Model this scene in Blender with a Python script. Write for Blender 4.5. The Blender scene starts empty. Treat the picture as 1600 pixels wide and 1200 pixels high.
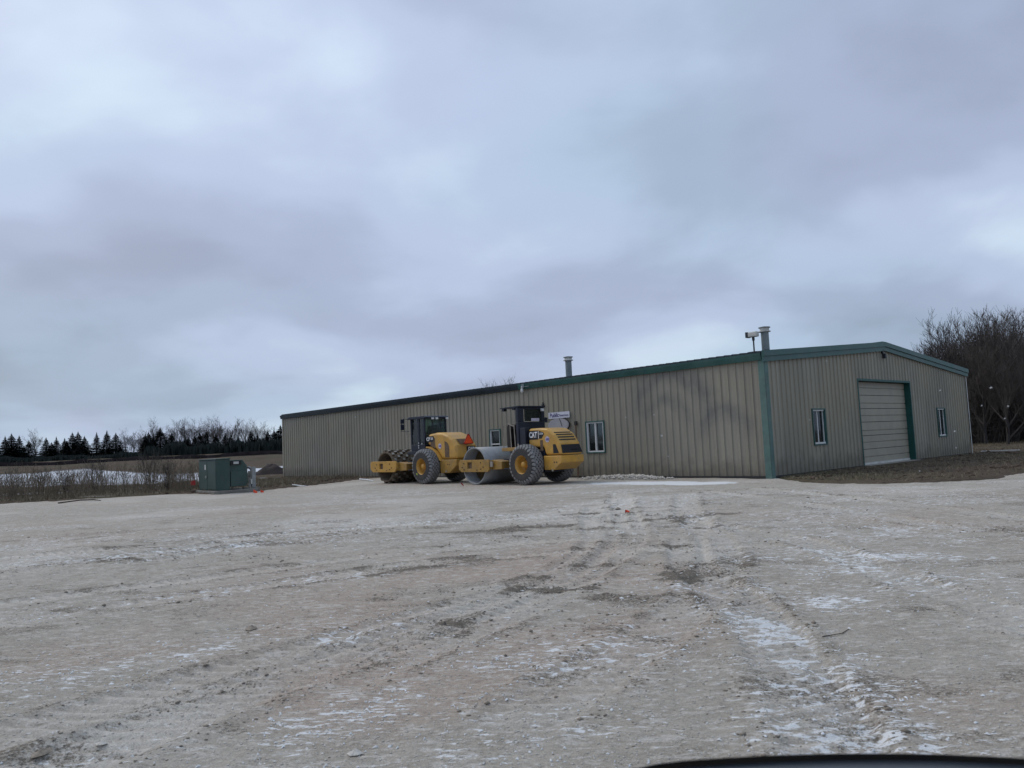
import bpy, bmesh, math, random
import numpy as np
from mathutils import Matrix, Vector, Euler

# ------------------------------------------------------------------ camera, sky, sun, exposure
scene = bpy.context.scene
C = scene.collection
R = math.radians
cam_data = bpy.data.cameras.new('camera')
cam_data.sensor_width = 36.0
cam_data.lens = 36.0 * 1198.67 / 1600.0
cam_data.clip_start = 0.05
cam_data.clip_end = 9000.0
cam_data.dof.use_dof = True
cam_data.dof.focus_distance = 16.0
cam_data.dof.aperture_fstop = 4.5
cam = bpy.data.objects.new('camera', cam_data)
C.objects.link(cam)
cam.matrix_world = (Matrix.Translation((0, 0, 1.56)) @ Matrix.Rotation(math.pi / 2 + 0.0790, 4, 'X')
                    @ Matrix.Rotation(-0.0454, 4, 'Z'))
scene.camera = cam

SUN_ELEV, SUN_ROT = R(46), R(-62)           # far left, a little beyond the shed, behind the clouds
world = bpy.data.worlds.new('World')
scene.world = world
world.use_nodes = True
nt = world.node_tree
nt.nodes.clear()
N = nt.nodes.new
L = nt.links.new
w_out = N('ShaderNodeOutputWorld')
w_bg = N('ShaderNodeBackground')
w_bg.inputs['Strength'].default_value = 1.0
sky = N('ShaderNodeTexSky')
sky.sky_type = 'NISHITA'
sky.sun_disc = False
sky.sun_elevation = SUN_ELEV
sky.sun_rotation = SUN_ROT
sky.dust_density = 4.0
tc = N('ShaderNodeTexCoord')
sep = N('ShaderNodeSeparateXYZ')
L(tc.outputs['Generated'], sep.inputs[0])


def wmath(op, a, b=None, clamp=False):
    m = N('ShaderNodeMath')
    m.operation = op
    m.use_clamp = clamp
    for i, v in enumerate((a, b)):
        if v is None:
            continue
        if isinstance(v, (int, float)):
            m.inputs[i].default_value = v
        else:
            L(v, m.inputs[i])
    return m.outputs[0]


# cloud deck seen in perspective: direction projected on a flat ceiling
zc = wmath('ADD', wmath('ABSOLUTE', sep.outputs[2]), 0.30)
comb = N('ShaderNodeCombineXYZ')
L(wmath('DIVIDE', sep.outputs[0], zc), comb.inputs[0])
L(wmath('DIVIDE', sep.outputs[1], zc), comb.inputs[1])


def wnoise(scale, detail, rough, off, dist=0.0):
    mp = N('ShaderNodeMapping')
    mp.inputs['Location'].default_value = off
    L(comb.outputs[0], mp.inputs[0])
    n = N('ShaderNodeTexNoise')
    n.inputs['Scale'].default_value = scale
    n.inputs['Detail'].default_value = detail
    n.inputs['Roughness'].default_value = rough
    n.inputs['Distortion'].default_value = dist
    L(mp.outputs[0], n.inputs['Vector'])
    return n.outputs['Fac']


def wramp(fac, stops):
    r = N('ShaderNodeValToRGB')
    r.color_ramp.interpolation = 'EASE'
    e = r.color_ramp.elements
    while len(e) < len(stops):
        e.new(0.5)
    for el, (p, c) in zip(e, stops):
        el.position = p
        el.color = (*c, 1)
    L(fac, r.inputs[0])
    return r.outputs[0]


def wmix(fac, a, b, mode='MIX'):
    m = N('ShaderNodeMix')
    m.data_type = 'RGBA'
    m.blend_type = mode
    for sock, v in ((m.inputs[0], fac), (m.inputs[6], a), (m.inputs[7], b)):
        if isinstance(v, (int, float)):
            sock.default_value = v
        elif isinstance(v, tuple):
            sock.default_value = (*v, 1)
        else:
            L(v, sock)
    return m.outputs[2]


big = wnoise(1.05, 3.0, 0.45, (5.6, 9.1, 0.0), 0.1)
mid = wnoise(2.0, 5.0, 0.50, (11.3, 2.7, 0.0), 0.2)
fac = wmath('ADD', wmath('MULTIPLY', big, 0.66), wmath('MULTIPLY', mid, 0.34))
cloud = wramp(fac, [(0.35, (0.365, 0.425, 0.575)), (0.44, (0.435, 0.505, 0.685)), (0.53, (0.53, 0.62, 0.83)),
                    (0.64, (0.69, 0.82, 0.98))])
hue = wnoise(0.9, 2.0, 0.5, (21.0, 5.0, 0.0))
cloud = wmix(wramp(hue, [(0.42, (0, 0, 0)), (0.62, (1, 1, 1))]), cloud,
             wmix(1.0, cloud, (0.93, 1.01, 0.975), 'MULTIPLY'))
# an overcast sky is dimmer towards the horizon all round
grad = wmath('ADD', wmath('MULTIPLY', wmath('ABSOLUTE', sep.outputs[2]), 0.22), 0.92)
gcol = N('ShaderNodeCombineXYZ')
for k_ in range(3):
    L(grad, gcol.inputs[k_])
cloud = wmix(1.0, cloud, gcol.outputs[0], 'MULTIPLY')
nish = wmix(1.0, sky.outputs[0], (0.10, 0.10, 0.10), 'MULTIPLY')
L(wmix(0.9, nish, cloud), w_bg.inputs['Color'])
L(w_bg.outputs[0], w_out.inputs[0])

sun_data = bpy.data.lights.new('sun', 'SUN')
sun_data.energy = 1.25
sun_data.angle = R(28)
sun_data.color = (1.0, 0.93, 0.82)
sun = bpy.data.objects.new('sun', sun_data)
C.objects.link(sun)
# Nishita's rotation turns clockwise from +Y seen from above
sd = Vector((math.sin(SUN_ROT) * math.cos(SUN_ELEV), math.cos(SUN_ROT) * math.cos(SUN_ELEV), math.sin(SUN_ELEV)))
sun.rotation_euler = sd.to_track_quat('Z', 'Y').to_euler()

scene.view_settings.view_transform = 'Standard'
scene.view_settings.look = 'None'
scene.view_settings.exposure = 0.0
scene.view_settings.gamma = 1.0
scene.view_settings.use_curve_mapping = False
scene.render.engine = 'CYCLES'
scene.cycles.use_denoising = True
scene.cycles.max_bounces = 6
scene.cycles.transparent_max_bounces = 12

rng = np.random.default_rng(7)
random.seed(7)

# ------------------------------------------------------------------ helpers: objects, meshes, materials


def tag(o, label=None, cat=None, group=None, kind=None):
    for k, v in (('label', label), ('category', cat), ('group', group), ('kind', kind)):
        if v:
            o[k] = v
    return o


def empty(name, loc=(0, 0, 0), rz=0.0, parent=None):
    o = bpy.data.objects.new(name, None)
    C.objects.link(o)
    o.location = loc
    o.rotation_euler = (0, 0, rz)
    o.empty_display_size = 0.2
    o.parent = parent
    return o


def link(name, me, material=None, parent=None):
    o = bpy.data.objects.new(name, me)
    C.objects.link(o)
    o.parent = parent
    if material is not None and not me.materials:
        me.materials.append(material)
    return o


def copy_tree(o, parent=None):
    c = o.copy()
    C.objects.link(c)
    c.parent = parent
    for ch in o.children:
        copy_tree(ch, c)
    return c


class MB:
    """collects simple shapes into one mesh"""

    def __init__(s):
        s.v, s.f = [], []

    def add(s, vs, fs):
        n = len(s.v)
        s.v += [tuple(p) for p in vs]
        s.f += [tuple(n + i for i in f) for f in fs]
        return s

    def box(s, x0, x1, y0, y1, z0, z1):
        return s.add([(x0, y0, z0), (x1, y0, z0), (x1, y1, z0), (x0, y1, z0),
                      (x0, y0, z1), (x1, y0, z1), (x1, y1, z1), (x0, y1, z1)],
                     [(3, 2, 1, 0), (4, 5, 6, 7), (0, 1, 5, 4), (1, 2, 6, 5), (2, 3, 7, 6), (3, 0, 4, 7)])

    def prism(s, poly, a, b, axis='y'):
        """poly: 2-D outline; axis y -> (x,z), x -> (y,z), z -> (x,y)"""
        def p3(p, t):
            return (p[0], t, p[1]) if axis == 'y' else (t, p[0], p[1]) if axis == 'x' else (p[0], p[1], t)
        n = len(poly)
        ar = sum(poly[i][0] * poly[(i + 1) % n][1] - poly[(i + 1) % n][0] * poly[i][1] for i in range(n))
        if (ar < 0) != (axis == 'y'):
            poly = poly[::-1]
        lo, hi = min(a, b), max(a, b)
        vs = [p3(p, lo) for p in poly] + [p3(p, hi) for p in poly]
        fs = [tuple(range(n))[::-1], tuple(range(n, 2 * n))]
        fs += [(i, (i + 1) % n, n + (i + 1) % n, n + i) for i in range(n)]
        return s.add(vs, fs)

    def tube(s, pts, rad, n=6, cap=True):
        pts = [Vector(p) for p in pts]
        if not isinstance(rad, (list, tuple)):
            rad = [rad] * len(pts)
        base = len(s.v)
        for i, p in enumerate(pts):
            t = (pts[min(i + 1, len(pts) - 1)] - pts[max(i - 1, 0)])
            t = t.normalized() if t.length > 1e-9 else Vector((0, 0, 1))
            u = t.orthogonal().normalized() if i == 0 else (u - t * u.dot(t)).normalized()
            w = t.cross(u)
            for k in range(n):
                a = 2 * math.pi * k / n
                s.v.append(tuple(p + (u * math.cos(a) + w * math.sin(a)) * rad[i]))
        for i in range(len(pts) - 1):
            for k in range(n):
                a, b = base + i * n + k, base + i * n + (k + 1) % n
                s.f.append((a, b, b + n, a + n))
        if cap:
            s.f.append(tuple(base + k for k in range(n))[::-1])
            s.f.append(tuple(base + (len(pts) - 1) * n + k for k in range(n)))
        return s

    def lathe(s, prof, n=32, centre=(0, 0, 0), axis='y', closed=False):
        """prof: list of (along axis, radius)"""
        base = len(s.v)
        cx, cy, cz = centre
        for t, r in prof:
            for k in range(n):
                a = 2 * math.pi * k / n
                c, q = r * math.cos(a), r * math.sin(a)
                s.v.append((cx + c, cy + t, cz + q) if axis == 'y' else (cx + c, cy + q, cz + t)
                           if axis == 'z' else (cx + t, cy + c, cz + q))
        m = len(prof)
        for i in range(m if closed else m - 1):
            j = (i + 1) % m
            for k in range(n):
                a, b = base + i * n + k, base + i * n + (k + 1) % n
                c, d = base + j * n + (k + 1) % n, base + j * n + k
                s.f.append((d, c, b, a) if axis != 'y' else (a, b, c, d))
        return s

    def mesh(s, name, smooth=False, fix=False):
        me = bpy.data.meshes.new(name)
        me.from_pydata(s.v, [], s.f)
        if fix:
            bm = bmesh.new()
            bm.from_mesh(me)
            bmesh.ops.recalc_face_normals(bm, faces=bm.faces)
            bm.to_mesh(me)
            bm.free()
        if smooth:
            me.polygons.foreach_set('use_smooth', [True] * len(me.polygons))
        me.update()
        return me

    def build(s, name, material, parent=None, smooth=False, bevel=0.0, seg=2, fix=False):
        o = link(name, s.mesh(name, smooth, fix), material, parent)
        if bevel:
            b = o.modifiers.new('bevel', 'BEVEL')
            b.width = bevel
            b.segments = seg
            b.limit_method = 'ANGLE'
            b.angle_limit = R(35)
            b.harden_normals = False
        return o


def np_mesh(name, verts, faces, smooth=False):
    """verts (n,3), faces (m,k) numpy arrays with k constant"""
    me = bpy.data.meshes.new(name)
    m, k = faces.shape
    me.vertices.add(len(verts))
    me.vertices.foreach_set('co', np.ascontiguousarray(verts, dtype=np.float32).ravel())
    me.loops.add(m * k)
    me.loops.foreach_set('vertex_index', np.ascontiguousarray(faces, dtype=np.int32).ravel())
    me.polygons.add(m)
    me.polygons.foreach_set('loop_start', np.arange(0, m * k, k, dtype=np.int32))
    if smooth:
        me.polygons.foreach_set('use_smooth', np.ones(m, dtype=bool))
    me.update(calc_edges=True)
    return me


def text_mesh(body, size, matrix, material, name, parent, offset=0.02, shear=0.0, depth=0.004, sx=1.0):
    cu = bpy.data.curves.new('lettering', 'FONT')
    cu.body = body
    cu.size = size
    cu.offset = offset * size
    cu.extrude = depth
    cu.shear = shear
    cu.align_x = 'CENTER'
    cu.align_y = 'CENTER'
    cu.resolution_u = 3
    t = bpy.data.objects.new('lettering', cu)
    C.objects.link(t)
    bpy.context.view_layer.update()
    me = bpy.data.meshes.new_from_object(t.evaluated_get(bpy.context.evaluated_depsgraph_get()))
    bpy.data.objects.remove(t)
    me.transform(matrix @ Matrix.Diagonal((sx, 1, 1, 1)))
    me.materials.clear()
    return link(name, me, material, parent)


class NT:
    """small wrapper to write material nodes"""

    def __init__(s, name):
        s.m = bpy.data.materials.new(name)
        s.m.use_nodes = True
        s.t = s.m.node_tree
        s.b = s.t.nodes['Principled BSDF']

    def n(s, typ, **kw):
        nd = s.t.nodes.new(typ)
        for k, v in kw.items():
            setattr(nd, k, v)
        return nd

    def put(s, sock, v):
        if isinstance(v, bpy.types.NodeSocket):
            s.t.links.new(v, sock)
        elif isinstance(v, (tuple, list)):
            sock.default_value = (*v, 1) if len(v) == 3 and sock.type == 'RGBA' else v
        else:
            sock.default_value = v

    def math(s, op, a, b=0.0, clamp=False):
        nd = s.n('ShaderNodeMath', operation=op, use_clamp=clamp)
        s.put(nd.inputs[0], a)
        s.put(nd.inputs[1], b)
        return nd.outputs[0]

    def pos(s, obj=True):
        return s.n('ShaderNodeTexCoord').outputs['Object'] if obj else s.n('ShaderNodeNewGeometry').outputs['Position']

    def noise(s, vec, scale, detail=4, rough=0.55, stretch=None, dist=0.0):
        if stretch:
            mp = s.n('ShaderNodeMapping')
            mp.inputs['Scale'].default_value = stretch
            s.put(mp.inputs[0], vec)
            vec = mp.outputs[0]
        nd = s.n('ShaderNodeTexNoise')
        s.put(nd.inputs['Vector'], vec)
        nd.inputs['Scale'].default_value = scale
        nd.inputs['Detail'].default_value = detail
        nd.inputs['Roughness'].default_value = rough
        nd.inputs['Distortion'].default_value = dist
        return nd.outputs['Fac']

    def remap(s, v, a, b, c=0.0, d=1.0):
        nd = s.n('ShaderNodeMapRange')
        nd.clamp = True
        s.put(nd.inputs[0], v)
        for i, q in enumerate((a, b, c, d)):
            nd.inputs[i + 1].default_value = q
        return nd.outputs[0]

    def mix(s, f, a, b, mode='MIX'):
        nd = s.n('ShaderNodeMix', data_type='RGBA', blend_type=mode)
        s.put(nd.inputs[0], f)
        s.put(nd.inputs[6], a)
        s.put(nd.inputs[7], b)
        return nd.outputs[2]

    def bump(s, h, strength, dist):
        nd = s.n('ShaderNodeBump')
        nd.inputs['Strength'].default_value = strength
        nd.inputs['Distance'].default_value = dist
        s.put(nd.inputs['Height'], h)
        s.put(s.b.inputs['Normal'], nd.outputs[0])

    def end(s, color, rough=0.6, metal=0.0, spec=0.5):
        s.put(s.b.inputs['Base Color'], color)
        s.put(s.b.inputs['Roughness'], rough)
        s.put(s.b.inputs['Metallic'], metal)
        s.b.inputs['Specular IOR Level'].default_value = spec
        return s.m


def simple(name, col, rough=0.6, metal=0.0, scale=6.0, lo=0.75, hi=1.2, dust=0.0, dustcol=(0.30, 0.27, 0.23), spec=0.4, bump=0.0):
    t = NT(name)
    p = t.pos()
    f = t.noise(p, scale, 6, 0.62)
    c = t.mix(t.remap(f, 0.3, 0.7), tuple(x * lo for x in col), tuple(min(1, x * hi) for x in col))
    if dust:
        g = t.noise(p, scale * 0.45 + 0.7, 7, 0.7)
        c = t.mix(t.remap(g, 0.45, 0.72, 0.0, dust), c, dustcol)
    if bump:
        t.bump(t.noise(p, scale * 8, 4), bump, 0.01)
    return t.end(c, t.remap(f, 0.3, 0.7, rough * 0.85, min(1, rough * 1.15)), metal, spec)


# value noise in numpy, for terrain shapes
def _hash(xi, yi, seed):
    h = (xi.astype(np.int64) * 374761393 + yi.astype(np.int64) * 668265263 + seed * 982451653) & 0xFFFFFFFF
    h = ((h ^ (h >> 13)) * 1274126177) & 0xFFFFFFFF
    h = ((h ^ (h >> 16)) * 2246822519) & 0xFFFFFFFF
    return ((h >> 8) & 0xFFFF) / 65535.0


def vnoise(x, y, seed=0):
    xf, yf = np.floor(x), np.floor(y)
    u, v = x - xf, y - yf
    u, v = u * u * (3 - 2 * u), v * v * (3 - 2 * v)
    a, b = _hash(xf, yf, seed), _hash(xf + 1, yf, seed)
    c, d = _hash(xf, yf + 1, seed), _hash(xf + 1, yf + 1, seed)
    return (a + (b - a) * u) * (1 - v) + (c + (d - c) * u) * v


def fbm(x, y, scale, octv=4, seed=0, gain=0.5):
    x, y = np.asarray(x, float) / scale, np.asarray(y, float) / scale
    t, amp, tot = 0.0, 1.0, 0.0
    for i in range(octv):
        c, s = math.cos(0.7 * i + 0.3), math.sin(0.7 * i + 0.3)
        t = t + amp * vnoise((c * x - s * y) * 2 ** i + 13.7 * i, (s * x + c * y) * 2 ** i - 7.1 * i, seed + i)
        tot += amp
        amp *= gain
    return t / tot


def sstep(a, b, x):
    t = np.clip((np.asarray(x, float) - a) / (b - a), 0, 1)
    return t * t * (3 - 2 * t)


# the long shed's frame: A is its near corner, D runs along the long wall away from it, E along the gable
TH = 0.8358
A = np.array([8.964, 27.164])
D = np.array([-math.cos(TH), math.sin(TH)])
E = np.array([math.sin(TH), math.cos(TH)])
SHED_L, SHED_W, SHED_H, SHED_RISE = 38.29, 20.50, 4.40, 0.87
SHED_RZ = math.atan2(-D[1], -D[0])

# ------------------------------------------------------------------ the ground: terrain, gravel lot
LOT = np.array([(-90, 32.5), (-45, 34.0), (-30, 34.9), (-23.1, 34.6), (-20.4, 34.6), (-17.7, 35.2), (-16.0, 36.2), (-14.9, 35.9),
                (-13.5, 34.4), (-12.3, 35.6), (-11.7, 37.3), (-10.4, 40.7), (-9.2, 44.4), (-7.6, 46.2), (9.35, 27.5), (9.2, 26.2),
                (9.55, 24.3), (10.24, 22.9), (11.5, 22.05), (13.2, 22.3), (16.06, 24.4), (20, 28.0), (26, 33.0),
                (60, 55), (90, 40), (90, -60), (-90, -60)], float)


def lot_sd(x, y):
    """signed distance to the lot's outline, positive outside"""
    x, y = np.asarray(x, float), np.asarray(y, float)
    best = np.full(x.shape, 1e9)
    inside = np.zeros(x.shape, bool)
    n = len(LOT)
    for i in range(n):
        ax, ay = LOT[i]
        bx, by = LOT[(i + 1) % n]
        ex, ey = bx - ax, by - ay
        t = np.clip(((x - ax) * ex + (y - ay) * ey) / (ex * ex + ey * ey), 0, 1)
        best = np.minimum(best, np.hypot(x - ax - t * ex, y - ay - t * ey))
        cond = (ay > y) != (by > y)
        with np.errstate(divide='ignore', invalid='ignore'):
            xi = ax + (y - ay) / (by - ay if by != ay else 1e-9) * ex
        inside ^= cond & (x < xi)
    return np.where(inside, -best, best)


def terrain_z(x, y, sd=None):
    x, y = np.asarray(x, float), np.asarray(y, float)
    r = np.hypot(x, y)
    az = np.degrees(np.arctan2(x, y))
    z = 2.9 * sstep(55, 200, r) * (1 - sstep(-5, 12, az)) * (1 - sstep(400, 1500, r) * 0.6)
    if sd is None:
        sd = lot_sd(x, y)
    out = sstep(0.0, 3.0, sd)
    bump = (fbm(x, y, 5.0, 4, 31) - 0.5) * 0.22 + (fbm(x, y, 0.8, 3, 35) - 0.5) * 0.10
    # keep level where the shed stands
    px, py = x - A[0], y - A[1]
    s, e = px * D[0] + py * D[1], px * E[0] + py * E[1]
    near = np.maximum(np.maximum(-s, s - SHED_L), np.maximum(-e, e - SHED_W))
    z = z + bump * out * sstep(0.0, 2.0, near) * (0.4 + 0.6 * sstep(30, 60, r))
    wob = (fbm(x, y, 1.1, 3, 41) - 0.5) * 0.9
    return z - 0.24 + 0.26 * sstep(-0.75, 0.15, sd + wob)


def smooth_line(pts, step=0.05):
    P = [np.array(p, float) for p in pts]
    P = [2 * P[0] - P[1]] + P + [2 * P[-1] - P[-2]]
    out = []
    for i in range(1, len(P) - 2):
        p0, p1, p2, p3 = P[i - 1:i + 3]
        n = max(2, int(np.linalg.norm(p2 - p1) / step))
        for k in range(n):
            t = k / n
            out.append(0.5 * ((2 * p1) + (-p0 + p2) * t + (2 * p0 - 5 * p1 + 4 * p2 - p3) * t * t + (-p0 + 3 * p1 - 3 * p2 + p3) * t ** 3))
    return np.array(out)


def shift_line(pts, off):
    P = np.array(pts, float)
    T = np.gradient(P, axis=0)
    T /= np.linalg.norm(T, axis=1)[:, None]
    return P + np.stack([-T[:, 1], T[:, 0]], 1) * off


_t1 = [(3.0, 22.5), (2.6, 19.5), (2.3, 16.8), (1.9, 13.26), (1.35, 11.06), (0.66, 9.33), (0.04, 8.28), (-0.69, 7.22), (-1.33, 6.32), (-1.87, 5.48),
       (-2.34, 4.63), (-2.75, 3.6)]
_t2 = [(1.9, 18.5), (1.49, 15.08), (1.33, 12.57), (0.78, 10.32), (0.19, 9.02), (-0.5, 8.06), (-1.25, 7.08), (-2.0, 6.15), (-2.9, 5.0)]
_c = [(4.6, 21.0), (3.54, 16.15), (3.14, 12.76), (2.73, 10.6), (2.29, 9.11), (1.5, 7.2), (0.3, 5.2)]
_l1 = [(-12.0, 8.6), (-7.33, 10.97), (-6.69, 11.74), (-5.74, 12.64), (-4.77, 14.09), (-3.11, 15.06), (-1.41, 15.5), (0.66, 15.85), (3.5, 16.4)]
_l2 = [(-13.5, 12.0), (-9.17, 13.71), (-7.21, 14.31), (-4.98, 15.47), (-2.21, 16.76), (1.0, 18.0)]
_l3 = [(-11.0, 6.5), (-6.5, 9.0), (-3.6, 11.0), (-1.6, 12.1), (0.6, 12.6), (3.0, 12.4)]
_r1 = [(1.2, 2.6), (1.46, 3.69), (1.63, 4.33), (1.8, 5.28), (1.98, 6.34), (2.09, 7.63), (2.07, 8.53), (2.12, 9.65), (2.6, 12.0), (3.5, 15.0)]
_r2 = [(3.9, 5.0), (4.0, 6.27), (4.04, 7.03), (3.98, 8.03), (4.07, 9.58), (4.11, 11.14), (3.8, 12.49), (3.2, 15.2)]
_r3 = [(7.4, 9.0), (7.21, 11.12), (6.64, 12.05), (6.51, 14.61), (6.14, 17.64), (5.4, 22.0)]
TRACKS = [(smooth_line(p), w, dep, lug) for p, w, dep, lug in (
    (_t1, 0.29, 0.020, 1.0), (_t2, 0.27, 0.018, 0.9), (_c, 0.27, 0.016, 0.9), (shift_line(_c, -1.5), 0.22, 0.014, 0.5),
    (_l1, 0.22, 0.026, 1.2), (shift_line(_l1, 0.9), 0.22, 0.02, 1.0), (_l2, 0.24, 0.022, 1.0), (_l3, 0.24, 0.018, 0.8), (shift_line(_l3, -1.3), 0.24, 0.016, 0.8),
    (_r1, 0.26, 0.022, 1.1), (_r2, 0.24, 0.02, 1.0), (_r3, 0.24, 0.02, 1.0), (shift_line(_r3, -1.6), 0.24, 0.018, 0.8))]


def track_fields(x, y):
    rut = np.zeros(x.shape)
    pale = np.zeros(x.shape)
    edge = np.zeros(x.shape)
    for ti, (P, w, dep, lug) in enumerate(TRACKS):
        base_w = 0.7 if ti < 3 else 0.3
        lo, hi = P.min(0) - 0.8, P.max(0) + 0.8
        idx = np.nonzero((x > lo[0]) & (x < hi[0]) & (y > lo[1]) & (y < hi[1]))[0]
        Pc = P[::3]
        T = np.gradient(Pc, axis=0)
        T /= np.linalg.norm(T, axis=1)[:, None]
        arc = np.concatenate([[0], np.cumsum(np.linalg.norm(np.diff(Pc, axis=0), axis=1))])
        for ch in np.array_split(idx, max(1, len(idx) // 20000)):
            if not len(ch):
                continue
            dx = x[ch][:, None] - Pc[None, :, 0]
            dy = y[ch][:, None] - Pc[None, :, 1]
            k = np.argmin(dx * dx + dy * dy, 1)
            r_ = np.arange(len(ch))
            tx, ty = T[k, 0], T[k, 1]
            along = arc[k] + dx[r_, k] * tx + dy[r_, k] * ty
            lat = -dx[r_, k] * ty + dy[r_, k] * tx
            al = np.abs(lat)
            endf = np.clip(1.3 - np.hypot(dx[r_, k], dy[r_, k]) / 1.0, 0, 1)
            wear = (base_w + (1 - base_w) * sstep(0.25, 0.55, fbm(x[ch], y[ch], 1.6, 3, 77))) * endf
            ins = 1 - sstep(w * 0.8, w * 1.15, al)
            ed = np.exp(-((al - w * 1.35) / 0.09) ** 2)
            pat = np.sin(2 * np.pi * (along / 0.17 + np.abs(lat) / 0.16 * np.sign(lat) * 0.5)) * lug
            rut[ch] += wear * (-dep * ins + 0.014 * ins * pat + dep * 0.9 * ed)
            pale[ch] = np.maximum(pale[ch], wear * ins * np.clip(0.62 + 0.38 * pat, 0, 1))
            edge[ch] = np.maximum(edge[ch], ed * wear)
    return rut, pale, edge


# places where the surface is churned up into loose dark dirt: x, y, half sizes, turn, strength
CHURN = [(1.5, 9.3, 1.5, 1.0, -0.3, 0.72), (0.2, 8.2, 1.8, 1.0, 0.1, 0.9), (3.1, 15.0, 2.4, 1.0, -0.2, 0.55), (-2.0, 13.0, 3.0, 0.9, 0.1, 0.7),
         (-5.5, 13.2, 3.0, 0.5, 0.45, 0.7), (0.4, 14.5, 2.6, 0.9, 0.0, 0.8), (0.3, 11.3, 1.8, 0.7, 0.3, 0.75), (6.9, 11.6, 1.2, 0.5, -0.8, 0.6),
         (2.9, 7.1, 0.9, 0.25, -0.5, 0.5), (5.0, 18.5, 2.4, 0.8, 0.1, 0.5), (-8.5, 17.5, 3.5, 0.9, 0.2, 0.4)]
# thin snow lying in the surface's hollows: x, y, half sizes, turn, strength
SNOWY = [(2.0, 6.0, 0.5, 2.4, -0.08, 0.85), (1.7, 4.2, 0.7, 1.0, 0.0, 0.75), (3.0, 7.2, 0.7, 0.35, -0.4, 1.0), (2.0, 8.1, 0.9, 0.9, 0.0, 1.0), (4.2, 9.6, 1.6, 2.4, 0.0, 0.85),
         (5.6, 12.2, 2.0, 2.6, 0.0, 0.7), (-9.8, 16.2, 3.6, 1.6, 0.2, 0.6), (-6.0, 13.5, 3.2, 0.5, 0.45, 0.8), (-3.5, 9.5, 3.0, 0.7, 0.5, 0.6),
         (-2.5, 6.5, 2.6, 0.8, 0.5, 0.6), (-0.3, 4.3, 2.2, 0.8, 0.3, 0.45), (0.6, 6.0, 1.6, 0.8, 0.4, 0.55), (8.0, 17.5, 4.0, 1.2, 0.1, 0.6), (-1.0, 4.9, 1.8, 0.5, 0.5, 0.6)]


def blobs(x, y, lst):
    o = np.zeros(x.shape)
    for cx, cy, a, b, t, s in lst:
        c, q = math.cos(t), math.sin(t)
        u = ((x - cx) * c + (y - cy) * q) / a
        v = (-(x - cx) * q + (y - cy) * c) / b
        o = np.maximum(o, s * np.exp(-(u * u + v * v)))
    return o


def lot_eval(x, y, colour=True):
    """height and colour masks of the gravel lot"""
    x, y = np.asarray(x, float), np.asarray(y, float)
    r = np.hypot(x, y)
    rut, pale, edge = track_fields(x, y)
    churn = blobs(x, y, CHURN) * sstep(0.50, 0.64, fbm(x * 0.55, y, 0.55, 4, 51))
    fade = 1 - sstep(18, 40, r)
    z = (fbm(x, y, 7.0, 3, 3) - 0.5) * 0.09 + (fbm(x, y, 1.1, 4, 5) - 0.5) * 0.05
    z = z + (fbm(x, y, 0.16, 3, 9) - 0.5) * 0.022 * fade * (1 - 0.75 * pale) + rut
    z = z + churn * (fbm(x, y, 0.11, 3, 15) - 0.42) * 0.085
    z = z - 0.02
    if not colour:
        return z
    streak = fbm(x * 0.55 + y * 0.2, y, 0.5, 4, 61)
    dark = np.clip(churn * 1.1 + edge * 0.55 * sstep(0.42, 0.62, fbm(x, y, 0.45, 3, 63)) + 0.5 * sstep(0.60, 0.74, streak) * fade, 0, 1)
    pal = np.clip(pale * 0.8 + 0.5 * sstep(0.5, 0.72, fbm(x, y, 3.2, 4, 65)), 0, 1)
    pink = sstep(0.50, 0.68, fbm(x, y, 2.7, 3, 67)) * (0.4 + 0.6 * blobs(x, y, [(0.0, 9.0, 2.5, 3.5, 0, 1), (-1.5, 6.0, 2, 2, 0, 1), (1.0, 4.5, 1.2, 1.5, 0, 0.8)]))
    dust = blobs(x, y, [(5.2, 27.2, 3.4, 1.3, -0.72, 1.0), (3.6, 28.2, 2.0, 1.0, -0.6, 0.8)])
    sn = blobs(x, y, SNOWY)
    snow = 0.75 * np.clip(sn, 0, 1.2) * (0.55 + 0.9 * sstep(0.4, 0.62, fbm(x, y, 0.5, 3, 73)))
    snow = np.maximum(snow, 1.9 * sstep(0.35, 0.75, dust * (0.55 + 0.7 * fbm(x, y, 0.9, 4, 71))))
    snow = np.maximum(snow, 0.52 * sstep(0.42, 0.66, fbm(x * 0.5, y, 1.3, 4, 75)) * sstep(9, 16, r) * (1 - 0.6 * sstep(26, 40, r)))
    snow = np.clip(snow * 0.5, 0, 1)
    return z, pal, dark, np.clip(snow, 0, 1), pink


def polar_grid(radii, angles):
    rr, aa = np.meshgrid(radii, angles, indexing='ij')
    x, y = (rr * np.sin(aa)).ravel(), (rr * np.cos(aa)).ravel()
    nr, na = len(radii), len(angles)
    i = np.arange(nr - 1)[:, None] * na + np.arange(na)[None, :]
    j = np.arange(nr - 1)[:, None] * na + (np.arange(na)[None, :] + 1) % na
    f = np.stack([i, i + na, j + na, j], -1).reshape(-1, 4)
    return x, y, f


# terrain: one sheet out to the horizon
ang = np.radians(np.concatenate([np.linspace(-46, 44, 420, endpoint=False), np.linspace(44, 314, 110, endpoint=False)]))
rad = np.concatenate([[0.02, 2, 5, 10, 15], np.geomspace(19, 75, 190), np.geomspace(77, 260, 60), np.geomspace(280, 6000, 24)])
tx, ty, tf = polar_grid(rad, ang)
tsd = lot_sd(tx, ty)
tz = terrain_z(tx, ty, tsd)
ground_me = np_mesh('ground', np.stack([tx, ty, tz], 1), tf[:, ::-1], True)
az_ = np.degrees(np.arctan2(tx, ty))
r_ = np.hypot(tx, ty)
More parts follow.
